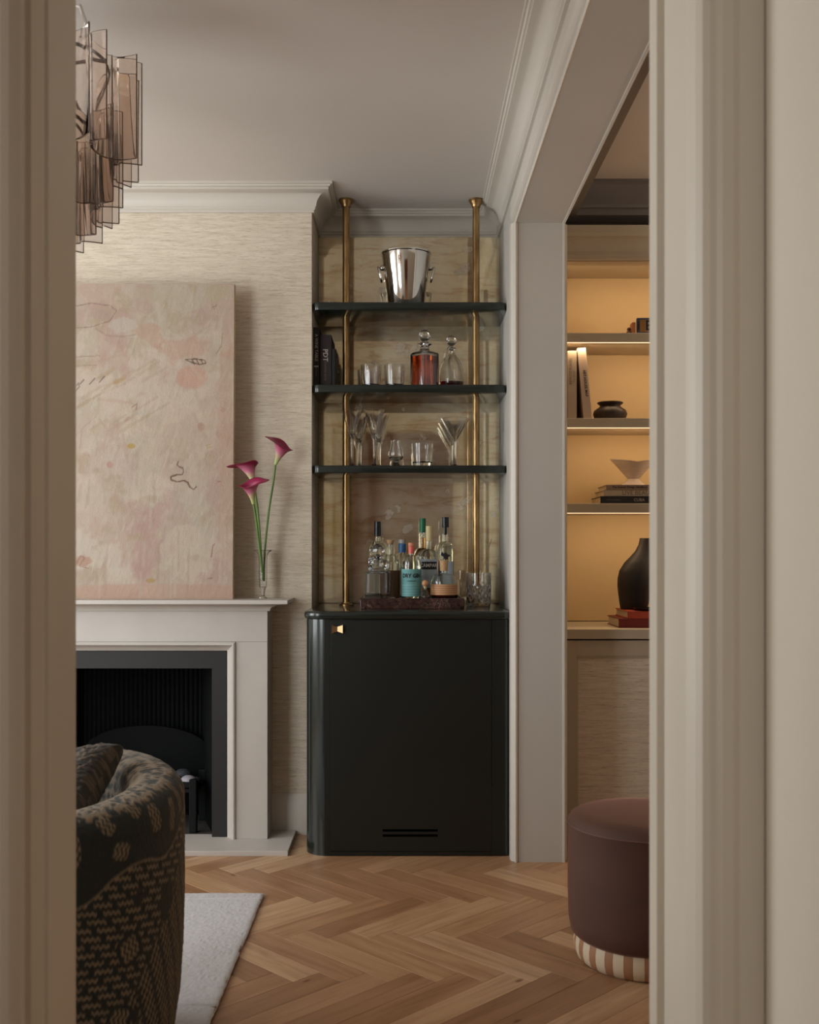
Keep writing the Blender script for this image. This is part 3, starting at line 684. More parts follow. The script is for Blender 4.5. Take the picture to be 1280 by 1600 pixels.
# bird-like emblem printed on the bottle front
em = [(-.016, .004), (-.011, .012), (-.006, .006), (0, .010), (.006, .004), (.017, .001), (.010, -.004), (.004, -.006), (.009, -.014), (.003, -.011), (0, -.016), (-.003, -.009), (-.008, -.013), (-.007, -.004), (-.012, -.001)]
mb = MB(); em = [(a*em_k, b*em_k) for a, b in em]; n_ = len(em)
zc = z(868)
A = []
for q in (r+.0003, r+.0010):
    A.append([mb.b.verts.new((q*math.cos(-PI/2+a/r), q*math.sin(-PI/2+a/r), zc+b)) for a, b in em])
mb.b.faces.new(A[0]); mb.b.faces.new(A[1])
for k in range(n_): mb.b.faces.new((A[0][k], A[0][(k+1) % n_], A[1][(k+1) % n_], A[1][k]))
bmesh.ops.triangulate(mb.b, faces=mb.b.faces[:])
mb.obj('emblem', LETTER_D, g)
# middle row
g, z, r = bottle(610, 4.345, 15, 888, 866, 4.2, 848, 'clear cork stoppered bottle with brown kraft label beside the crystal decanter', liq=PALE, y_liq=878)
cyl_part(g, 'cork', CORK, pr_(4.0, 4.34), pr_(6.0, 4.34), z(851), z(843.5), label='pale cork stopper')
label_band(g, KRAFT, r, z(933), z(891), -175, -5)
g, z, r = bottle(670.5, 4.365, 15.2, 876, 858, 4.4, 842, 'clear bottle with cream capsule and black banded pale blue label', liq=glass('rosy_spirit', (.85, .45, .30), ior=1.36), y_liq=874)
cyl_part(g, 'capsule', CAPY, pr_(4.9, 4.36), pr_(5.2, 4.36), z(845), z(822), label='cream capsule')
label_band(g, OFFW, r, z(918), z(873.5)); label_band(g, LETTER_D, r+.0006, z(889.5), z(877.5), -138, -42, 'name_band')
curved_text(g, 'CAMPARI', .0205, C_('white_print', (214, 210, 205), .6), r+.0012, z(883.5), -90, .0004, sx=.92)
# front row
g, z, r = bottle(643, 4.262, 15.6, 885, 867, 3.4, 862, 'dry gin bottle with teal label and coral topped stopper', liq=PALE, y_liq=876, dome=.75)
cyl_part(g, 'neck_foil', CAPC, pr_(4.6, 4.26), pr_(4.8, 4.26), z(865), z(853.5), label='coral foil')
cyl_part(g, 'cork', C_('pink_cork', (196, 128, 100), .7), pr_(5.0, 4.26), pr_(5.1, 4.26), z(853.5), z(848), label='pinkish stopper top')
label_band(g, TEALL, r, z(931.5), z(889), -170, -10)
curved_text(g, 'DRY GIN', .0225, LETTER_D, r+.0006, z(899.5), -90, .0007, sx=.88)
curved_text(g, 'LONDON', .008, C_('teal_print', (60, 104, 104), .7), r+.0006, z(907.5), -90)
for k in range(4): label_band(g, C_('teal_rule', (140, 184, 180), .7), r+.0006, z(914.3+4.3*k), z(913.6+4.3*k), -150, -40, 'label_rule')
g, z, r = bottle(693.8, 4.262, 21, 915, 896, 5.4, 890, 'squat round whiskey bottle with cork and tan label', liq=RUBY, y_liq=925, dome=.7)
cyl_part(g, 'cork', CORK, pr_(6.2, 4.26), pr_(6.8, 4.26), z(892), z(875.5), label='broad cork stopper')
label_band(g, TANL, r, z(929), z(912.5), -175, -5)
for k in range(4): label_band(g, C_('label_rule_brown', (128, 82, 56), .7), r+.0006, z(915.7+3.4*k), z(915.1+3.4*k), -165, -15, 'label_rule')
# small pyramid flask with wooden ball
g = thing('bitters_bottle', (X(664.5, 4.218), 4.218, TZ), 'tiny pyramid shaped glass dasher bottle with wooden ball stopper', 'bottle')
zz = lambda y: Z(y, 4.218)-TZ
MB().lathe([(0, 0), (.022, 0), (.0225, .004), (.006, zz(918)), (.0045, zz(917)), (.0045, zz(916.5)), (.003, zz(917)), (.0195, .006), (0, .006)], 6).obj('bottle_body', CRYS, g, 10)
MB().lathe([(0, zz(921)), (.0044, zz(921)), (.0062, zz(918)), (.0062, zz(916.3)), (0, zz(916.3))], 16).obj('collar', CAPY, g, 40)
MB().ball((0, 0, zz(911.5)), .0135, 18).obj('ball_stopper', C_('turned_wood', (190, 140, 96), .5), g, 180)
# crystal decanter on tray
g = thing('crystal_decanter', (X(589.5, 4.262), 4.262, TZ), 'clear square crystal decanter with ball stopper at the left end of the tray', 'decanter')
zz = lambda y: Z(y, 4.262)-TZ
hs = .0525; bh = zz(893)
def cutsq(a, r, z, k):
    x, y, z = sq(a, r, z, k, 10.)
    q = 1+(.018*math.cos(16*a) if 1 < k < 9 else 0)
    return (x*q, y*q, z)
MB().lathe([(0, 0), (hs, 0), (hs, .004), (hs*1.0, .012), (hs*.965, .016), (hs, .020), (hs*.965, .025), (hs, .030), (hs, bh-.004), (hs*.94, bh), (.034, bh+.004), (.034, bh+.008), (.020, bh+.010), (.020, bh+.006), (hs-.010, bh-.008), (hs-.008, .024), (0, .020)], 48, fn=cutsq).obj('bottle_body', CRYSF, g, 25)
prof = [(0, bh+.0005), (.018, bh+.0005), (.019, bh+.011), (.034, bh+.016), (.038, bh+.028), (.034, bh+.046), (.022, bh+.052), (.018, bh+.056)]
MB().lathe(prof+[(.0305*math.cos(a), bh+.082+.0305*math.sin(a)) for a in [(-58+k*148/8)*PI/180 for k in range(9)]], 12, fn=lambda a, r, z, k: (r*math.cos(a)*(1+.06*((k % 2)*2-1)*math.cos(6*a)*(1 if k < 7 else 0)), r*math.sin(a)*(1+.06*((k % 2)*2-1)*math.cos(6*a)*(1 if k < 7 else 0)), z)).obj('stopper', CRYS, g, 12)
# mixing glass + bar spoon
mg = thing('mixing_glass', (X(748, 4.36), 4.36, KZ), 'diamond cut crystal mixing glass on the cabinet to the right of the tray', 'glass')
mb = MB(); seg, nz = 60, 24; R_, H_ = .0515, .138
rows = []
for j in range(nz+1):
    z_ = H_*j/nz; row = []
    for k in range(seg):
        a = 2*PI*k/seg; cut = 0
        if .010 < z_ < .095: cut = .0022*(abs(math.sin(6*a+z_*95))+abs(math.sin(6*a-z_*95))-1)
        q = R_*(.93+.07*j/nz)+cut; row.append(mb.b.verts.new((q*math.cos(a), q*math.sin(a), z_)))
    rows.append(row)
for j in range(nz, -1, -8):
    z_ = max(H_*j/nz, .014); q = R_*(.93+.07*j/nz)-.0035; rows.append([mb.b.verts.new((q*math.cos(2*PI*k/seg), q*math.sin(2*PI*k/seg), z_)) for k in range(seg)])
for A, B in zip(rows, rows[1:]):
    for k in range(seg): mb.b.faces.new((A[k], A[(k+1) % seg], B[(k+1) % seg], B[k]))
mb.b.faces.new(rows[0][::-1]); mb.b.faces.new(rows[-1])
mb.obj('body', CRYS, mg, 15)
x0 = X(748, 4.36)
sp = thing('bar_spoon', (x0-.015, 4.36, KZ+.0148), 'thin brass bar spoon leaning in the mixing glass', 'spoon')
sub('handle', MB().tube([(x0-.020, 4.355, KZ+.030), (x0+.010, 4.375, KZ+.12), (X(768, 4.41), 4.41, Z(842, 4.41))], .0013, 6), BRASS, sp, 60)
sub('spoon_bowl', MB().ball((x0-.024, 4.352, KZ+.026), .009, 12, (.7, .8, 1.2)), BRASS, sp, 180)
# ================================================================== PAINTING
def vnoise(xx, yy, sx, sy, seed):
    r = np.random.RandomState(seed); g = r.rand(200, 200)
    u = xx/sx+50; v = yy/sy+50; i = np.floor(u).astype(int) % 199; j = np.floor(v).astype(int) % 199
    fu, fv = u-np.floor(u), v-np.floor(v); fu = fu*fu*(3-2*fu); fv = fv*fv*(3-2*fv)
    return (g[i, j]*(1-fu)+g[i+1, j]*fu)*(1-fv)+(g[i, j+1]*(1-fu)+g[i+1, j+1]*fu)*fv
def fbm(xx, yy, s, seed, oct_=4, asp=1.0):
    t = 0; a = 1; n = 0
    for o in range(oct_): t = t+a*vnoise(xx, yy, s*asp/2**o, s/2**o, seed+o*7); n += a; a *= .55
    return t/n
def seg_dist(xx, yy, pts):
    d = np.full(xx.shape, 1e9)
    for (ax, ay), (bx, by) in zip(pts, pts[1:]):
        vx, vy = bx-ax, by-ay; L2 = vx*vx+vy*vy+1e-9
        t = np.clip(((xx-ax)*vx+(yy-ay)*vy)/L2, 0, 1); d = np.minimum(d, np.hypot(xx-ax-t*vx, yy-ay-t*vy))
    return d
def grid_mesh(name, P, nu, nv, colors, m, wrap=False):
    """P (nu*nv,3) grid, colors (nu*nv,3) linear"""
    idx = np.arange(nu*nv).reshape(nu, nv)
    A = idx[:-1, :-1].ravel(); B = idx[1:, :-1].ravel(); Cc = idx[1:, 1:].ravel(); D = idx[:-1, 1:].ravel()
    q = np.stack([A, B, Cc, D], 1)
    me = bpy.data.meshes.new(name); me.vertices.add(nu*nv); me.vertices.foreach_set('co', P.astype(np.float32).ravel())
    nf = len(q); me.loops.add(nf*4); me.polygons.add(nf)
    me.loops.foreach_set('vertex_index', q.astype(np.int32).ravel()); me.polygons.foreach_set('loop_start', np.arange(0, nf*4, 4, dtype=np.int32))
    me.polygons.foreach_set('use_smooth', np.ones(nf, dtype=bool))
    ca = me.color_attributes.new('Col', 'FLOAT_COLOR', 'POINT'); c4 = np.ones((nu*nv, 4), np.float32); c4[:, :3] = colors
    ca.data.foreach_set('color', c4.ravel()); me.update(); me.validate(); me.materials.append(m)
    return me
LIN = lambda c: np.array(lin(c))
pf, pb = 4.205, 4.165      # front face depth at the top and at the bottom (the canvas leans back)
PXR, PXL = X(364.5, 4.18), -1.90
PZ0, PZ1 = .9635, Z(443.5, 4.205)
nu, nv = 560, 420
uu, vv = np.meshgrid(np.linspace(0, 1, nu), np.linspace(0, 1, nv), indexing='ij')
wx = PXL+(PXR-PXL)*uu; wz = PZ0+(PZ1-PZ0)*vv
ix = VX+wx*F/4.185; iy = VY-(wz-CZ)*F/4.185
base = np.zeros((nu, nv, 3))+LIN((212, 194, 168))
def lay(mask, col, k=1.0):
    global base
    m_ = np.clip(mask*k, 0, 1)[..., None]; base = base*(1-m_)+LIN(col)*m_
sst = lambda x, a, b: np.clip((x-a)/(b-a), 0, 1)**2*(3-2*np.clip((x-a)/(b-a), 0, 1))
n1 = fbm(ix, iy, 90, 1); n2 = fbm(ix, iy, 60, 20); n3 = fbm(ix, iy, 30, 40); n4 = fbm(ix+iy*.3, iy, 14, 60, 3, .4); n5 = fbm(ix, iy, 45, 90)
lay(sst(n1, .48, .66), (218, 184, 162), .8); lay(sst(n2, .52, .68), (226, 204, 180), .85); lay(sst(n5, .55, .7), (206, 168, 150), .6)
lay(sst(n3, .60, .75), (196, 172, 132), .45); lay(sst(n4, .60, .8), (232, 214, 190), .35)
def blob(cx, cy, rx, ry, col, k, ns=1.15, rot=0):
    c, s_ = math.cos(rot), math.sin(rot); dx, dy = ix-cx, iy-cy
    q = np.hypot((dx*c+dy*s_)/rx, (-dx*s_+dy*c)/ry)+(n3-.5)*ns*2
    lay(1-sst(q, .75, 1.1), col, k)
blob(290, 545, 55, 22, (216, 168, 140), .6); blob(230, 520, 35, 22, (212, 166, 136), .55, rot=.6); blob(300, 588, 26, 20, (222, 170, 142), .75, .2)
blob(235, 850, 28, 60, (206, 160, 146), .6, rot=.1); blob(270, 820, 40, 40, (204, 164, 146), .4); blob(160, 490, 26, 18, (196, 160, 148), .5); blob(190, 505, 30, 14, (218, 206, 186), .6)
blob(160, 760, 60, 70, (222, 200, 178), .5); blob(290, 690, 60, 50, (220, 196, 168), .5); blob(240, 925, 200, 14, (220, 172, 146), .6, .2); blob(290, 860, 40, 45, (226, 208, 180), .6); blob(150, 870, 50, 40, (230, 214, 192), .6)
blob(135, 878, 14, 10, (196, 122, 88), .55); blob(205, 697, 7, 4.5, (206, 166, 70), .9, .3); blob(237, 907, 9, 4, (206, 164, 84), .8, .3); blob(185, 595, 12, 4, (200, 160, 84), .6, .3, -.4)
blob(348, 640, 5, 6, (206, 140, 116), .6); blob(172, 727, 5, 5, (206, 146, 124), .6); blob(314, 667, 4, 4, (190, 140, 122), .6); blob(352, 690, 12, 200, (214, 176, 146), .5, .4); blob(345, 455, 22, 12, (206, 192, 150), .6); blob(230, 460, 40, 12, (208, 192, 158), .5)
def stroke(pts, wd, col, k=.9):
    d = seg_dist(ix, iy, pts)+ (n4-.5)*wd*1.2
    lay(1-sst(d, wd*.55, wd*1.15), col, k)
rs_ = np.random.RandomState(5)
for k in range(26):   # broad diagonal and vertical brush marks
    bx, by = 118+rs_.rand()*110, 560+rs_.rand()*110; ln = 18+rs_.rand()*26
    stroke([(bx, by+ln*.6), (bx+ln, by)], 1.6+rs_.rand()*1.6, [(198, 160, 112), (214, 186, 150), (188, 158, 128)][k % 3], .30)
for k in range(40):
    bx, by = 120+rs_.rand()*235, 700+rs_.rand()*210; ln = 20+rs_.rand()*45
    stroke([(bx, by), (bx+(rs_.rand()-.5)*5, by+ln)], 1.4+rs_.rand()*1.8, [(226, 208, 184), (194, 164, 140), (206, 178, 150)][k % 3], .28)
for k in range(30):
    bx, by = 150+rs_.rand()*200, 455+rs_.rand()*230; ln = 14+rs_.rand()*34; an_ = rs_.rand()*3.1
    stroke([(bx, by), (bx+ln*math.cos(an_), by+ln*math.sin(an_))], 1.8+rs_.rand()*2.2, [(224, 206, 182), (206, 158, 126), (200, 176, 136)][k % 3], .28)
snake = [(279, 721), (277, 726), (281, 730), (286, 731), (287.5, 737), (285, 742), (277, 742), (267, 745), (268, 750), (277, 753), (288, 751), (294, 754), (297, 761), (303, 765), (307, 761)]
stroke(snake, 1.3, (126, 84, 56))
stroke([(289, 561), (300, 566), (312, 569), (321, 567), (319, 562), (305, 560), (290, 561)], 1.2, (116, 82, 58)); 
for k in range(3): stroke([(299+7*k, 561), (303+7*k, 568)], 1.0, (120, 84, 60))
for x, y in ((118, 602), (126, 597), (143, 595), (158, 592), (120, 607)): stroke([(x-4, y+5), (x+4, y-4)], 1.2, (128, 100, 86), .7)
stroke([(115, 477), (140, 472), (170, 476), (181, 484), (170, 500), (140, 510), (115, 511)], 1.0, (146, 110, 108), .6)
stroke([(148, 512), (165, 523), (190, 525), (210, 522)], 1.0, (160, 132, 112), .5); stroke([(337, 552), (345, 540), (347, 520)], .8, (160, 120, 100), .5)
stroke([(115, 557), (155, 555)], .7, (150, 120, 100), .6); stroke([(115, 571), (150, 570)], .7, (150, 120, 100), .5)
stroke([(125, 700), (128, 670), (150, 650)], 1.0, (190, 160, 138), .5); stroke([(323, 696), (332, 693)], 1.0, (206, 170, 90), .8); stroke([(324, 700), (333, 698)], 1.0, (206, 170, 90), .8)
for p in ([(122, 880), (128, 868), (134, 872), (126, 884), (140, 888)], [(331, 870), (334, 852), (337, 850)], [(325, 904), (333, 903)], [(340, 753), (346, 752)], [(331, 475), (334, 482)], [(337, 476), (330, 479)], [(206, 636), (214, 630), (212, 640)]): stroke(p, 1.0, (176, 120, 94), .7)
lum = base.mean(-1, keepdims=True); base = (base*.88+lum*.12)*.61
rel = (n4-.5)*.0012+(n3-.5)*.0008
yy = pb+(pf-pb)*vv-rel
P_ = np.stack([wx, yy, wz], -1).reshape(-1, 3)
pt = thing('abstract_painting', ((PXL+PXR)/2, 4.2, .963), 'large unframed abstract painting in blush and cream leaning on the mantel', 'painting')
o = link('painted_face', grid_mesh('painted_face', P_, nu, nv, base.reshape(-1, 3), CANVAS), None, pt); bpy.context.view_layer.update(); o.matrix_parent_inverse = pt.matrix_world.inverted()
mb = MB(); th = .036
A = [(PXL, PZ0), (PXR, PZ0), (PXR, PZ1), (PXL, PZ1)]
yfr = lambda z: pb+(pf-pb)*(z-PZ0)/(PZ1-PZ0)+.0012
va = [mb.b.verts.new((x, yfr(z), z)) for x, z in A]; vb = [mb.b.verts.new((x, yfr(z)+th, z)) for x, z in A]
mb.b.faces.new(va); mb.b.faces.new(vb)
for k in range(4): mb.b.faces.new((va[k], va[(k+1) % 4], vb[(k+1) % 4], vb[k]))
sub('stretcher', mb, CANEDGE, pt)
# ================================================================== VASE AND LILIES
vd = 4.235
vx = X(411, vd); vz = .963
v_ = thing('bud_vase', (vx, vd, vz), 'slim clear glass bud vase with flared lip on the mantel', 'vase')
vh = Z(860, vd)-vz
op = [(0, 0), (.016, 0), (.018, .003), (.008, .010), (.0065, .018), (.0095, .024), (.007, .030), (.0145, .045), (.0165, .08), (.0165, .13), (.0175, vh-.022), (.024, vh-.008), (.037, vh)]
ip = [(0, .044), (.0125, .048), (.0150, .08), (.0150, .13), (.016, vh-.021), (.022, vh-.0065), (.0365, vh+.0012)]
MB().lathe(op+ip[::-1], 28).obj('body', GLASS, v_, 60)
def petal_mat():
    s = NT('calla_spathe'); s.set(Roughness=.5, Subsurface_Weight=.0)
    a = s.n('ShaderNodeAttribute', attribute_name='Col'); s.l(a.outputs['Color'], s.p.inputs['Base Color']); return s.m
PETAL = petal_mat()
SPADIX = C_('spadix_yellow', (190, 150, 60), .7)
def spathe(parent, basep, axis, tip, Ls, Rr, sd, dark=1.0):
    """calla spathe: a rolled funnel around 'axis', its lip pulled out toward 'tip'"""
    ax = Vector(axis).normalized(); tp = Vector(tip); tp = (tp-ax*tp.dot(ax)).normalized(); sd_ = ax.cross(tp)
    nu_, nv_ = 37, 22; P__ = []; cols = []
    for i in range(nu_):
        a = -PI*1.06+2.12*PI*i/(nu_-1)
        for j in range(nv_):
            t = j/(nv_-1)
            c = math.cos(a)          # +1 at the tip side
            ln = Ls*(.72+.28*(.5+.5*c)**1.3)
            flare = t**2.2
            r_ = .0055+.010*t+Rr*flare*(.70+.55*(.5+.5*c)**2)+.0006*i/(nu_-1)
            h = ln*(t-.33*max(0, t-.72)**1.2*(1.0+.8*(.5+.5*c)**2)*1.7)
            wv = .10*Rr*math.sin(3*a+sd)*t**3
            p = Vector(basep)+ax*(h+wv)+(tp*c+sd_*math.sin(a))*(r_+wv*.5)
            if t > .8: p += tp*(c**5 if c > 0 else 0)*(t-.8)*Rr*1.6
            P__.append(p)
            m_ = min(1, max(0, (t-.10)/.5)); 
            g_ = LIN((176, 190, 120)); pk = LIN((196, 120, 142)); mg_ = LIN((138, 22, 66))
            q = g_*(1-m_)+pk*m_ if t < .45 else pk*(1-min(1, (t-.45)/.35))+mg_*min(1, (t-.45)/.35)
            cols.append(q)
    me = grid_mesh('spathe', np.array(P__), nu_, nv_, np.array(cols), PETAL)
    o = link('spathe', me, None, parent); bpy.context.view_layer.update(); o.matrix_parent_inverse = parent.matrix_world.inverted()
    so = o.modifiers.new('thick', 'SOLIDIFY'); so.thickness = .0012; so.offset = 0
    return o
def vp(px, py, d): return (X(px, d), d, Z(py, d))
lil = [
 ('tallest calla lily in the bud vase, its deep purple flower upright on the right', [(412.5, 908, 4.241), (414, 860, 4.235), (420, 800, 4.225), (427, 755, 4.22), (430.5, 726, 4.215)], (.42, -.35, 1.0), (-.95, -.35, .1), .125, .040, .3),
 ('calla lily whose pink flower curls left at the top of the lower pair', [(410.5, 905, 4.240), (407, 850, 4.215), (403, 800, 4.175), (399.5, 774, 4.15), (397.5, 757, 4.138)], (-.36, .0, 1.0), (-1, -.3, .2), .122, .040, 1.4),
 ('calla lily with the lowest dark magenta flower in front of the pink one', [(411.5, 906, 4.2305), (406, 860, 4.195), (402, 825, 4.155), (398.5, 800, 4.12), (396, 787, 4.105)], (-.10, -.42, 1.0), (1, -.55, .1), .122, .043, 2.2)]
for lb, st, ax_, tip, Ls, Rr, sd in lil:
    l_ = thing('calla_lily', vp(*st[0]), lb, 'flower', None)
    pts = [Vector(vp(*p)) for p in st]; fine = []
    for k in range(len(pts)-1):
        for t in range(4):
            p0 = pts[max(k-1, 0)]; p1, p2 = pts[k], pts[k+1]; p3 = pts[min(k+2, len(pts)-1)]; u = t/4
            fine.append(.5*((2*p1)+(-p0+p2)*u+(2*p0-5*p1+4*p2-p3)*u*u+(-p0+3*p1-3*p2+p3)*u**3))
    fine.append(pts[-1])
    sub('stem', MB().tube(fine, .0042, 8), GREEN, l_, 180)
    spathe(l_, pts[-1], ax_, tip, Ls, Rr, sd)
    a_ = Vector(ax_).normalized(); sub('spadix', MB().tube([pts[-1]+a_*.01, pts[-1]+a_*Ls*.55], [.003, .0022], 8), SPADIX, l_, 180)
# ================================================================== CHANDELIER
CX, CY = -1.0, 2.78
ch = thing('chandelier', (CX, CY, CH), 'tiered chandelier of smoked curved glass plates hanging at top left', 'chandelier')
def channel(wd, dp, h, t=.0045, seed=0):
    """C-shaped glass plate, open outward (+x); local origin top centre"""
    pts = chan_pts(wd, dp, seed)
    return chan_mesh(pts, h, t, seed)
def chan_pts(wd, dp, seed):
    n = 14
    hw_ = wd/2
    pts = [(dp+.006*math.sin(seed), -hw_), (dp*.72, -hw_*.985), (dp*.45, -hw_*.93), (dp*.22, -hw_*.80)]
    for k in range(n+1):
        a = -PI/2+PI*k/n; pts.append((.020-.020*math.cos(a)*1.0, hw_*.62*math.sin(a)))
    pts += [(dp*.22, hw_*.80), (dp*.45, hw_*.93), (dp*.72, hw_*.985), (dp, hw_)]
    # smooth
    for _ in range(2):
        q = [pts[0]]
        for a, b in zip(pts, pts[1:]): q += [(a[0]*.75+b[0]*.25, a[1]*.75+b[1]*.25), (a[0]*.25+b[0]*.75, a[1]*.25+b[1]*.75)]
        pts = q+[pts[-1]]
    return pts
def chan_mesh(pts, h, t, seed):
    mb_ = MB(); N = len(pts); rows = []
    def off(i, s_):
        a, b = pts[max(i-1, 0)], pts[min(i+1, N-1)]; dx, dy = b[0]-a[0], b[1]-a[1]; l_ = math.hypot(dx, dy) or 1
        return (pts[i][0]-dy/l_*t/2*s_, pts[i][1]+dx/l_*t/2*s_)
    zs = [0, -.004, -h/2, -h+.004, -h]
    for s_ in (1, -1):
        rows.append([[mb_.b.verts.new((*off(i, s_*(.6 if z_ in (0, -h) else 1)), z_+ .006*math.sin(i/N*PI*2+seed)*(1 if z_ > -h/2 else .6))) for z_ in zs] for i in range(N)])
    A, B = rows; nz_ = len(zs)
    for i in range(N-1):
        for j in range(nz_-1):
            mb_.b.faces.new((A[i][j], A[i+1][j], A[i+1][j+1], A[i][j+1])); mb_.b.faces.new((B[i][j], B[i][j+1], B[i+1][j+1], B[i+1][j]))
        for j in (0, nz_-1): mb_.b.faces.new((A[i][j], B[i][j], B[i+1][j], A[i+1][j]))
    for i in (0, N-1):
        for j in range(nz_-1): mb_.b.faces.new((A[i][j], A[i][j+1], B[i][j+1], B[i][j]))
    return mb_
def channel_edge(me, wd, dp, h, seed=0, r=.0015):
    # thick polished edge following the plate's outline: down one side, round the bottom, up the other
    pts = chan_pts(wd, dp, seed); N = len(pts)
    zw = lambda i, z_: z_+.006*math.sin(i/N*PI*2+seed)*(1 if z_ > -h/2 else .6)
    b_ = MB(); b_.tube([(p[0], p[1], zw(i, -h)) for i, p in enumerate(pts)], r, 6)
    b_.tube([(p[0], p[1], zw(i, 0)) for i, p in enumerate(pts)], r*.6, 6)
    for i in (0, N-1): b_.tube([(pts[i][0], pts[i][1], zw(i, 0)), (pts[i][0], pts[i][1], zw(i, -h))], r, 6)
    return b_.mesh('plate_edge', 180)
pl = [channel(.135, .078, .27, seed=0).mesh('glass_plate', 45), channel(.14, .075, .25, seed=1).mesh('glass_plate', 45), channel(.12, .065, .24, seed=2).mesh('glass_plate', 45)]
for m_ in pl: m_.materials.append(SMOKE)
pe = [channel_edge(None, .135, .078, .27, 0), channel_edge(None, .14, .075, .25, 1), channel_edge(None, .12, .065, .24, 2)]
for m_ in pe: m_.materials.append(SMOKEE)
tiers = [(0, 10, 18, .215, 2.443), (1, 8, -28, .165, 2.300), (2, 6, -22, .115, 2.215)]
for ti, n_, a0, R0, zt in tiers:
    for k in range(n_):
        a = math.radians(a0+360/n_*k)
        o = link('glass_plate', pl[ti], None, ch); o.location = (R0*math.cos(a), R0*math.sin(a), zt-CH); o.rotation_euler = (0, 0, a)
        link('plate_edge', pe[ti], None, o)
mb = MB()
for z_, R0 in ((2.42, .212), (2.28, .162), (2.19, .112)):
    pts = [(R0*math.cos(k/24*2*PI), R0*math.sin(k/24*2*PI), z_-CH) for k in range(25)]; mb.tube(pts, .005, 6, False)
    for k in range(4): mb.tube([(0, 0, z_-CH), (R0*math.cos(k*PI/2), R0*math.sin(k*PI/2), z_-CH)], .004, 6)
mb.obj('ring_frame', plain('bronze_frame', (96, 74, 56), .4, .0), ch, 60)
MB().lathe([(0, 0), (.07, 0), (.07, -.012), (.03, -.03), (.009, -.036), (.009, -.46), (0, -.46)], 24).obj('stem', CHROME, ch, 40)
hookp = [(.0, 0, -.10), (.10, -.05, -.08), (.175, -.10, -.10), (.200, -.13, -.16), (.19, -.13, -.20)]
MB().tube(hookp, .0045, 8).obj('support_arm', CHROME, ch, 60)
for k in range(5):
    a = math.radians(-35+72*k)
    MB().lathe([(0, -.34), (.012, -.345), (.018, -.37), (.013, -.40), (.013, -.43), (0, -.43)], 14, (.10*math.cos(a), .10*math.sin(a), .05)).obj('bulb', C_('unlit_bulb', (200, 180, 150), .3), ch, 60)
# ================================================================== ARMCHAIR
AX, AY, AR, AT = -.862, 2.30, .372, .125
ac = thing('armchair', (AX, AY, 0), 'barrel armchair in dark green fabric with beige squiggle weave', 'armchair')
# section: outer wall up, over the rim, down the inside
def section(zt):
    p = [(-.040, .045), (-.022, .10), (-.010, .18), (-.003, .28), (0, .40), (0, zt-.062)]
    for k in range(1, 13):
        a = k/12*PI; cc_ = math.cos(a); p.append((-AT/2+AT/2*math.copysign(abs(cc_)**.8, cc_), zt-.062+.062*math.sin(a)**.8))
    p += [(-AT, zt-.12), (-AT, .40)]
    return p
ths = np.radians(np.concatenate([np.linspace(-168, -78.5, 170), np.linspace(-78, 32, 980), np.linspace(32.4, 62, 60), np.linspace(63, 110, 24)]))
def resample(p, n):
    p = np.array(p); s = np.r_[0, np.cumsum(np.hypot(*np.diff(p, axis=0).T))]; t = np.linspace(0, s[-1], n)
    return np.stack([np.interp(t, s, p[:, 0]), np.interp(t, s, p[:, 1])], 1), t
NV = 430
S = []
for a in ths:
    zt = .648+.022*math.sin(a+.3)
    if a > 1.2: zt -= .10*((a-1.2)/.72)**2
    S.append(resample(section(zt), NV)[0])
S = np.array(S); hh_ = resample(section(.655), NV)[1]
ss = (ths*AR)[:, None]+0*hh_[None]; hg = hh_[None]+0*ss
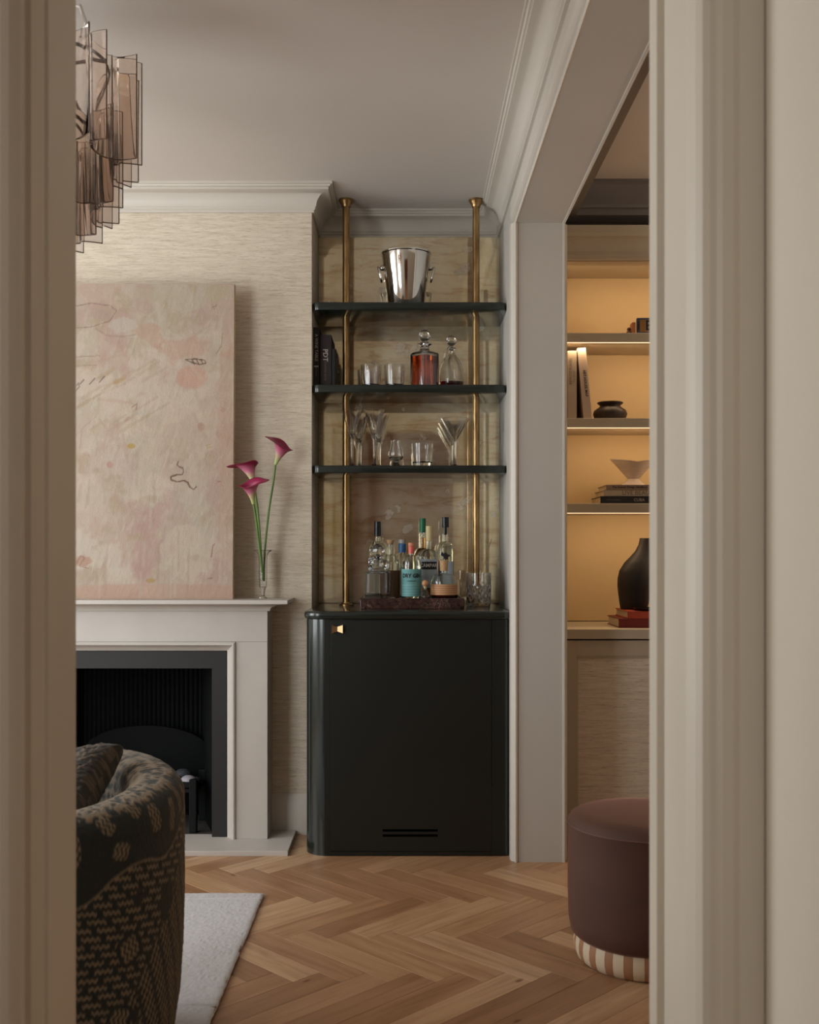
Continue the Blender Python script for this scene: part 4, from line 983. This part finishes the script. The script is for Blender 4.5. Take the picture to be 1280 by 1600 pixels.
# pattern in (ss, hg), metres
def fab(ss, hg):
    s_, h_ = ss*1000, hg*1000
    d = fbm(s_, h_, 130, 5, 3)
    jit = (fbm(s_, h_, 8, 31, 2)-.5)*4
    edge = 462+.17*(s_+330)+16*np.sin(s_/38.+.6)+(d-.5)*30
    zz1 = (np.abs(((s_/5.6) % 2)-1)-.5)*5.5
    ph = np.hypot(s_+480, h_+60)           # rows sag like contour lines
    row = (h_*.93+.22*s_+zz1+jit*.7)/15.5
    dash = np.sin(s_/8.5+np.floor(row)*2.4) > -.72
    zig = (np.abs((row % 1)-.5) < .19) & dash
    zz2 = (np.abs(((h_/5.2) % 2)-1)-.5)*5
    row2 = (s_*.86-.42*h_+zz2+jit)/12.5
    zig2 = (np.abs((row2 % 1)-.5) < .22) & (np.sin(h_/9.+np.floor(row2)*1.9) > -.75)
    side = (s_-.9*(h_-400)) > -60+(d-.5)*60
    seam = np.abs((s_-.9*(h_-400))-(-60+(d-.5)*60)) < 3.5
    pocket = fbm(s_, h_, 95, 77, 2)
    low = np.where(side, zig2, zig) & (h_ < edge) & ~((pocket > .66) & (h_ < edge-60)) & ~seam
    rim = (np.abs(h_-edge) < 2.4)
    rr_ = np.random.RandomState(3)
    mot = np.zeros(s_.shape, bool)
    # woven scribble motifs: centre s, centre h, half width, half height, tilt
    for (cs, chh, hw_, hh2, an, pit) in [(-232, 535, 19, 17, -.35, 8.5), (-338, 560, 17, 34, .05, 9), (-262, 596, 15, 22, .5, 8), (-345, 622, 22, 20, 0, 9), (-130, 575, 17, 30, .15, 9), (-60, 560, 14, 34, -.1, 8.5), (-185, 608, 15, 18, .6, 8), (-10, 585, 14, 36, .1, 9), (45, 560, 14, 34, 0, 9), (-420, 560, 20, 30, .2, 9), (-210, 330, 22, 24, .4, 9), (-500, 540, 20, 30, -.2, 9), (100, 575, 16, 30, .2, 9), (-600, 560, 20, 30, .2, 9), (-235, 190, 24, 24, -.4, 9)]:
        lx, ly = s_-cs, h_-chh; px_ = lx*math.cos(an)+ly*math.sin(an); py_ = -lx*math.sin(an)+ly*math.cos(an)
        env = (np.abs(px_)/hw_)**4+(np.abs(py_)/hh2)**4 < 1
        mot |= env & (np.abs((((px_+3.2*np.sin(py_/3.0)+jit*.6)/(pit*1.3)) % 1)-.5) < .27)
        low &= ~((np.abs(px_)/(hw_+9))**4+(np.abs(py_)/(hh2+9))**4 < 1) if chh < 400 else True
    sq_ = mot
    tn = fbm(s_*1.0, h_, 26, 512, 3)
    topz = (h_ > 612) & (h_ < 860) & (tn > .39) & (np.sin(s_/3.6+jit*1.5)+np.sin(h_/4.3+jit) > -.9)
    return low, rim, sq_, topz
low, rim, sq_, topz = fab(ss, hg)
m_ = np.clip(low*.85+rim*.7+sq_*.85+topz*.75, 0, 1)
k_ = np.ones(3)/3
for ax_i in (0, 1, 0):
    m_ = (np.roll(m_, 1, ax_i)+m_+np.roll(m_, -1, ax_i))/3
thr = fbm(ss*1000, hg*1000, 5, 200, 2)
bs = LIN((33, 38, 36)); be = LIN((142, 124, 100))
colr = bs*(1-m_[..., None])+be*m_[..., None]; colr = colr*(.75+.5*thr[..., None])
dr_ = .0022*m_+.0012*(thr-.5)
# displace along section normal
tg = np.gradient(S, axis=1); nrm_ = np.stack([tg[..., 1], -tg[..., 0]], -1); nrm_ /= (np.linalg.norm(nrm_, axis=-1, keepdims=True)+1e-9)
Sd = S+nrm_*dr_[..., None]
rr2 = AR+Sd[..., 0]
P_ = np.stack([AX+rr2*np.cos(ths)[:, None], AY+rr2*np.sin(ths)[:, None], Sd[..., 1]], -1).reshape(-1, 3)
o = link('shell', grid_mesh('shell', P_, len(ths), NV, colr.reshape(-1, 3), UPHOL), None, ac); bpy.context.view_layer.update(); o.matrix_parent_inverse = ac.matrix_world.inverted()
SEATM = plain('seat_fabric', (62, 60, 50), .9, vary=.5, scale=55, bump=.4, bscale=200)
sub('seat_cushion', MB().lathe([(0, .27), (AR-AT-.004, .27), (AR-AT-.003, .40), (AR-AT-.03, .435), (0, .44)], 48, (AX, AY, 0)), SEATM, ac, 60)
sub('seat_base', MB().lathe([(0, .045), (AR-.06, .045), (AR-AT-.003, .26), (0, .265)], 48, (AX, AY, 0)), SEATM, ac, 40)
for a in (45, 135, 225, 315):
    sub('foot', MB().lathe([(0, 0.0168), (.018, .0168), (.022, .046), (0, .046)], 12, (AX+.24*math.cos(math.radians(a)), AY+.24*math.sin(math.radians(a)), 0)), IRON, ac)
# cushion in the chair
pw, phh, pth = .32, .32, .115
nu, nv = 90, 90; P_ = []; 
def pil(side):
    a, b = np.meshgrid(np.linspace(-1, 1, 110), np.linspace(-1, 1, 110), indexing='ij')
    th_ = ((1-np.abs(a)**2.6)*(1-np.abs(b)**2.6))**.30*pth/2
    pin = 1-.10*(1-np.abs(b)**2)*np.abs(a)**4; pin2 = 1-.10*(1-np.abs(a)**2)*np.abs(b)**4
    nz_ = fbm(a*300+500, b*300, 16, 300+side, 3); e = .010*(nz_-.4)*np.clip(th_/.03, 0, 1)
    return np.stack([a*pw/2*pin, side*(th_+e), b*phh/2*pin2], -1).reshape(-1, 3), nz_
M_p = Matrix.Translation((-.815, 2.33, .600)) @ Matrix.Rotation(math.radians(-16), 4, 'Y') @ Matrix.Rotation(math.radians(-8), 4, 'Z') @ Matrix.Rotation(math.radians(-72), 4, 'X')
pz = thing('cushion', (-.795, 2.285, .44), 'shaggy dark brown scatter cushion propped in the armchair', 'cushion')
for sd in (-1, 1):
    PP, nz_ = pil(sd); q = sst(nz_, .45, .75)[..., None]; cc = LIN((36, 30, 24))*(1-q)+LIN((100, 84, 66))*q
    PP = np.array([M_p @ Vector(p) for p in PP]); me = grid_mesh('cushion_face', PP, 110, 110, cc.reshape(-1, 3), UPHOL)
    o = link('cushion_face', me, None, pz); bpy.context.view_layer.update(); o.matrix_parent_inverse = pz.matrix_world.inverted()
# ================================================================== RUG
rg = thing('rug', (-1.4, 2.6, 0), 'ivory woven wool rug lying on the herringbone floor', 'rug')
nu, nv = 420, 420
gx = np.concatenate([np.linspace(-2.6, -1.0, 60), np.linspace(-.995, -.4745, 360)]); gy = np.linspace(1.75, 3.54, nv)
a, b = np.meshgrid(gx, gy, indexing='ij')
hgt = .0135+.0022*(fbm(a*1000, b*1000, 9, 400, 2)-.5)+.002*(fbm(a*1000, b*1000, 60, 410, 2)-.5)
for ys in (3.47, 2.655): hgt -= .0035*np.exp(-((b-ys-.004*(fbm(a*1000, b*0, 80, 420, 2)-.5))/.004)**2)
ed = np.minimum(np.minimum(-.4745-a, a+2.6), np.minimum(3.54-b, b-1.75)); hgt -= .006*np.exp(-ed/.006)
wob = .005*(fbm(b*1000, b*0, 30, 430, 2)-.5); a2 = a+wob*np.exp(-(-.4745-a)/.05); b2 = b+.004*(fbm(a*1000, a*0, 30, 440, 2)-.5)*np.exp(-(3.54-b)/.05)
cc = (LIN((190, 187, 188))[None, None]*(.9+.2*fbm(a*1000, b*1000, 5, 450, 2)[..., None]))
RUGF = fabric_attr('ivory_wool_pile', .95, .2, 500)
o = link('pile', grid_mesh('pile', np.stack([a2, b2, hgt], -1).reshape(-1, 3), 420, 420, cc.reshape(-1, 3), RUGF), None, rg); bpy.context.view_layer.update(); o.matrix_parent_inverse = rg.matrix_world.inverted()
sub('edge_binding', MB().box(-2.598, -.4765, 1.753, 3.5375, .0005, .0095, bev=.002), RUGE, rg)
# ================================================================== OTTOMAN
ox_, oy_ = .672, 3.0
ot = thing('ottoman', (ox_, oy_, 0), 'round brown velvet ottoman on a striped cream and tan base', 'ottoman')
MB().lathe([(0, .085), (.195, .072), (.205, .082), (.211, .12), (.213, .20), (.2125, .30), (.212, .372), (.2135, .378), (.2135, .384)], 96).obj('velvet_side', VELVET, ot, 60)
MB().lathe([(.2135, .3842), (.211, .389), (.206, .400), (.192, .409), (.15, .414), (.08, .417), (0, .418)], 96).obj('seat_pad', VELVET, ot, 60)
MB().tube([(.2142*math.cos(k/96*2*PI), .2142*math.sin(k/96*2*PI), .3835) for k in range(97)], .0018, 6, False).obj('piping', plain('velvet_piping', (104, 72, 60), .7), ot, 60)
MB().lathe([(0, .001), (.176, .001), (.184, .012), (.187, .05), (.184, .0835), (0, .0835)], 64).obj('base_core', C_('base_wood', (120, 84, 60), .6), ot, 60)
ns = 44
SC, ST = C_('cream_base_stripe', (206, 188, 162), .6), C_('tan_base_stripe', (156, 112, 80), .6)
def slat(frac):
    mb_ = MB(); w2 = 2*PI/ns*frac/2; prof = [(.178, .002), (.188, .010), (.1945, .030), (.1955, .050), (.192, .070), (.186, .080), (.182, .076), (.184, .02)]
    rows = [[mb_.b.verts.new(((r_+(0.0006 if k == 1 else 0))*math.cos(t), (r_+(0.0006 if k == 1 else 0))*math.sin(t), z_)) for r_, z_ in prof] for k, t in enumerate((-w2, 0, w2))]
    n = len(prof)
    for A, B in zip(rows, rows[1:]):
        for j in range(n): mb_.b.faces.new((A[j], B[j], B[(j+1) % n], A[(j+1) % n]))
    mb_.b.faces.new(rows[0]); mb_.b.faces.new(rows[-1])
    return mb_.mesh('base_stripe', 50)
s1, s2 = slat(1.10), slat(.84); s1.materials.append(SC); s2.materials.append(ST)
for k in range(ns):
    o = link('base_stripe', s1 if k % 2 else s2, None, ot); o.rotation_euler = (0, 0, 2*PI*(k+.5*(.0))/ns)
# ================================================================== BOOKCASE
BX0, BX1, BF, BB = .604, 2.05, 4.31, 4.60
bc = thing('bookcase', ((BX0+BX1)/2, BF, 0), 'built-in cream bookcase with lit open shelves beyond the partition', 'bookcase')
sub('back_panel', MB().box(BX0, BX1, BB, BB+.015, .85, 2.46), BACKP, bc)
for x in (BX0, BX1-.03): sub('side_panel', MB().box(x, x+.03, BF+.001, BB, .847, 2.335), SHELFP, bc)
sub('top_panel', MB().box(BX0+.03, BX1-.03, BF+.02, BB, 2.335, 2.355), SHELFP, bc)
LED = emit('warm_led', (1, .70, .42), 1.5)
for zt in (2.040, 1.693, 1.346):
    sh = sub('shelf', MB().box(BX0+.0301, BX1-.0301, BF, BB-.0002, zt-.038, zt, bev=.001, seg=1), SHELFP, bc)
    o = MB().box(BX0+.032, BX1-.032, BF+.002, BF+.009, zt-.0402, zt-.0382).obj('led_strip', LED, sh); o['label'] = 'glowing warm light strip'
crp = [(0, 2.335), (.012, 2.335), (.012, 2.345), (.018, 2.348), (.018, 2.356), (.014, 2.366)]
for k in range(7):
    a = k/6*PI/2; crp.append((.014+.040*(1-math.cos(a)), 2.368+.050*math.sin(a)))
crp += [(.058, 2.424), (.062, 2.43), (.062, 2.445), (.066, 2.459), (0, 2.459)]
sub('crown', MB().sweep([(BX0, BF+.001), (BX1, BF+.001)], crp, side=-1), SHELFP, bc, 30)
sub('counter', MB().box(BX0, BX1, 4.135, BB-.0002, .809, .847, bev=.002), SHELFP, bc)
sub('base_carcass', MB().box(BX0, BX1, 4.172, BB, .0, .8), SHELFP, bc)
ww = (BX1-BX0)/3
for k in range(3):
    x0_, x1_ = BX0+ww*k+.0015, BX0+ww*(k+1)-.0015
    fw = X(900, 4.155)-BX0 if k == 0 else .06
    fw = max(.05, fw)
    zt_ = .803; zi = Z(1025, 4.155)
    dd = sub('cabinet_door', MB().box(x0_, x0_+fw, 4.15, 4.1715, .1, zt_, bev=.001, seg=1).box(x1_-fw, x1_, 4.15, 4.1715, .1, zt_, bev=.001, seg=1).box(x0_+fw, x1_-fw, 4.15, 4.1715, zi, zt_, bev=.001, seg=1).box(x0_+fw, x1_-fw, 4.15, 4.1715, .1, .16, bev=.001, seg=1), SHELFP, bc)
    o = MB().box(x0_+fw, x1_-fw, 4.159, 4.170, .16, zi).obj('grasscloth_panel', GRASS, dd); o['label'] = 'inset of striated grasscloth'
    o = MB().box(x0_+fw, x0_+fw+.007, 4.153, 4.1588, .16, zi).box(x1_-fw-.007, x1_-fw, 4.153, 4.1588, .16, zi).box(x0_+fw+.007, x1_-fw-.007, 4.153, 4.1588, zi-.007, zi).obj('panel_bead', SHELFP, dd)
# ------------ items in the bookcase
def rim_book(name, label, x0, x1, y0, y1, z0, z1, m, cat='book'):
    """flat lying book, spine toward the camera, page block showing at its left end"""
    b = thing(name, (x0, y0, z0), label, cat); c = .003
    w2, d2, h2 = x1-x0, y1-y0, z1-z0
    MB().box(0, w2, 0, d2, 0, c, bev=.0006, seg=1).box(0, w2, 0, d2, h2-c, h2, bev=.0006, seg=1).box(0, w2, 0, c, c, h2-c).obj('cover', m, b)
    MB().box(.004, w2-.004, c, d2-.004, c, h2-c).obj('pages', PAGE, b)
    return b
# shelf B
zB = 1.693; dB = 4.345
WB1 = plain('pale_beige_cover', (176, 158, 138), .7, vary=.03); WB2 = plain('stone_cover', (186, 164, 146), .7, vary=.03)
hb = Z(548, dB)-zB
b = book_up(.037, hb, .22, WB1, 'upright pale beige book at the left end of its shelf'); b.location = (X(894.3, dB), dB, zB)
text('REMOTE PLACES', .0145, LETTER_G, b, (-.006, -.0002, hb*.70), vert(False), sx=1.0); text('TO STAY', .0125, LETTER_G, b, (.009, -.0002, hb*.62), vert(False))
text('gestalten', .007, LETTER_G, b, (.004, -.0002, hb*.10), vert(False)) if False else None
hb2 = .292
b = book_up(.035, hb2, .22, WB2, 'pale stone coloured book leaning left against its upright neighbour'); b.location = (X(925.5, dB)-.0175, dB, zB)
lean = -math.atan2(X(920, dB)-X(910, dB), .29)*1.0
b.rotation_euler = (0, lean, 0); b.location.x -= 0; b.location.z = zB+.0175*math.sin(abs(lean))+.0002
text('ART HOUSE MAP', .0145, LETTER_D, b, (.003, -.0002, hb2*.50), vert(), bold=.0003)
DPOT = plain('dark_brown_clay', (44, 30, 25), .45, vary=.1)
pb_ = thing('clay_pot', (X(953.5, 4.42), 4.42, zB), 'low dark brown clay pot with flared rim on the shelf', 'pot')
r_ = 26.5/F*4.42
MB().lathe([(0, 0), (r_*.72, 0), (r_*.90, .008), (r_, .030), (r_*.93, .045), (r_*.62, .060), (r_*.60, .066), (r_*.75, .074), (r_*.76, .078), (r_*.70, .080), (r_*.55, .070), (r_*.56, .060), (r_*.85, .045), (r_*.9, .03), (r_*.6, .006), (0, .006)], 48).obj('body', DPOT, pb_, 60)
# shelf C : stack + bowl
zC = 1.346
b = rim_book('book', 'black book at the bottom of the stack under the ribbed bowl', X(938.5, 4.335), X(938.5, 4.335)+.30, 4.335, 4.555, zC, zC+.031, plain('black_cover', (24, 24, 26), .5))
text('CUBA', .017, LETTER_L, b, (X(999, 4.335)-X(938.5, 4.335), -.0002, .0155), UP); text('PHOTOGRAPHS', .008, LETTER_G, b, (.055, -.0002, .0155), UP)
b = rim_book('book', 'white book with large serif title in the middle of the stack', X(943.5, 4.34), X(943.5, 4.34)+.27, 4.34, 4.545, zC+.031, zC+.058, plain('white_cover', (190, 176, 152), .7))
text('LIVE BEAUTIFUL', .025, LETTER_G, b, (X(972, 4.34)-X(943.5, 4.34), -.0002, .0135), UP, align='LEFT', sx=1.0)
b = rim_book('book', 'grey pink book at the top of the stack carrying the ribbed bowl', X(947.5, 4.335), X(947.5, 4.335)+.25, 4.335, 4.53, zC+.058, zC+.078, plain('grey_pink_cover', (150, 126, 110), .7))
text('The Interior Design Handbook', .0115, LETTER_D, b, (X(957, 4.335)-X(947.5, 4.335), -.0002, .010), UP, align='LEFT', bold=.0003)
bw = thing('ribbed_bowl', (X(990, 4.42), 4.42, zC+.078), 'white ribbed footed bowl with wavy rim on the book stack', 'bowl')
BOWLM = plain('white_ceramic', (212, 196, 180), .55, vary=.03)
prof = []
for k in range(21):
    t = k/20; prof.append((.022+.062*t**.95+.0016*(k % 2), .030+.082*t))
inner = [(.080, .112), (.050, .075), (.018, .040), (0, .038)]
def wavy(a, r, z, k):
    q = r*(1+.16*abs(math.cos(2*a))**1.5*(z/.11)) if z > .02 else r
    zz_ = z-(.017*(1-abs(math.cos(a+0.0))**.9))*(z/.112)**3 if z > .06 else z
    return (q*math.cos(a), q*math.sin(a)*.8, zz_)
MB().lathe([(0, 0), (.050, 0), (.052, .003), (.036, .014), (.026, .024)]+prof+inner, 64, fn=wavy).obj('body', BOWLM, bw, 25)
# counter : red books, dish, sculptural vase
zK = .847; dK = 4.217
b = rim_book('book', 'dark red book lying at the bottom of the pair under the black vase', X(967, dK), X(967, dK)+.26, dK, dK+.24, zK, zK+.037, plain('dark_red_cover', (112, 30, 28), .55))
b.rotation_euler = (0, 0, 0)
b = rim_book('book', 'orange red book lying on the dark red one under the black vase', X(981, dK), X(981, dK)+.24, dK, dK+.25, zK+.037, zK+.066, plain('orange_red_cover', (168, 66, 40), .55))
text('COLOUR', .012, plain('rust_print', (120, 44, 30), .6), b, (.12, -.0002, .0145), UP) if False else None
b.location.x -= .0; 
vs = thing('sculptural_vase', (X(990, 4.37), 4.37, zK+.066), 'matt black curved vase with offset neck standing on the red books', 'vase')
VB = plain('matt_black_ceramic', (36, 28, 26), .55, vary=.08)
# (half-width px, centre px, y px)
vs_p = [(20, 990, 953), (22.5, 991, 945), (25, 991.5, 930), (27.5, 992.5, 915), (27.5, 993, 905), (25.5, 993.5, 893), (21, 997, 880), (17, 1001, 872), (13, 1006, 862), (11, 1009, 852), (10.5, 1010.5, 842)]
mb = MB(); zz = lambda y: Z(y, 4.37)-(zK+.066)
def vrow(hw_, cx, z_, s_=1.0):
    r_ = hw_/F*4.37*s_; c = X(cx, 4.37)-X(990, 4.37)
    return [mb.b.verts.new((c+r_*math.cos(2*PI*k/40), .85*r_*math.sin(2*PI*k/40), z_)) for k in range(40)]
fine = []
for k in range(len(vs_p)-1):
    for t in (0, .33, .66): fine.append(tuple(np.array(vs_p[k])*(1-t)+np.array(vs_p[k+1])*t))
fine.append(vs_p[-1]); z00 = zz(fine[0][2])
rows = [vrow(a, c, max(0, zz(y)-z00)) for a, c, y in fine]
rows += [vrow(a, c, max(.004, zz(y)-z00), .82) for a, c, y in fine[::-1]]
for A, B in zip(rows, rows[1:]):
    for k in range(40): mb.b.faces.new((A[k], A[(k+1) % 40], B[(k+1) % 40], B[k]))
mb.b.faces.new(rows[0][::-1]); mb.b.faces.new(rows[-1])
mb.obj('body', VB, vs, 60)
ds = thing('small_dish', (X(1012, 4.262), 4.262, zK+.066), 'small shallow dark dish at the front of the red books', 'dish')
MB().lathe([(0, 0), (.040, 0), (.058, .010), (.060, .0125), (.057, .0125), (.040, .004), (0, .003)], 40).obj('body', plain('black_glazed_dish', (28, 24, 24), .15), ds, 50)
for k in range(5):
    a = k/5*2*PI+.3; MB().ball((.028*math.cos(a), .028*math.sin(a), .0105), .006, 10).obj('bead', CHROME, ds, 180) if k < 0 else None
# shelf A
zA = 2.040
b = thing('book', (X(1012, 4.335), 4.335, zA), 'small face-out book with blue border and mustard panel on the top lit shelf', 'book')
bw_, bh_ = .085, Z(496.5, 4.335)-zA
MB().box(-bw_/2, bw_/2, 0, .018, 0, bh_, bev=.001, seg=1).obj('cover', plain('slate_blue_cover', (58, 70, 92), .6), b)
MB().box(-.031, -.0105, -.0006, 0, .009, bh_-.008).obj('mustard_panel', plain('mustard_panel', (150, 108, 46), .6), b)
MB().box(-.0095, bw_/2-.004, -.0006, 0, .009, bh_-.008).obj('cream_panel', plain('cream_panel', (168, 140, 100), .6), b)
text('B', .058, LETTER_D, b, (.0065, -.0008, bh_/2), UP, bold=.0012); text('i', .052, LETTER_D, b, (-.0368, -.0008, bh_/2), UP, bold=.001)
b = book_up(.014, .050, .05, plain('copper_cover', (176, 112, 70), .5), 'tiny copper coloured upright book beside the blue bordered one'); b.location = (X(991, 4.34), 4.34, zA)
b = thing('figurine', (X(983, 4.36), 4.36, zA), 'tiny dark brown rounded figurine at the left of the small books', 'figurine')
MB().lathe([(0, 0), (.012, 0), (.013, .006), (.010, .014), (.006, .018), (.009, .024), (.006, .031), (0, .033)], 16).obj('body', plain('dark_wood_figure', (84, 46, 34), .5), b, 60)
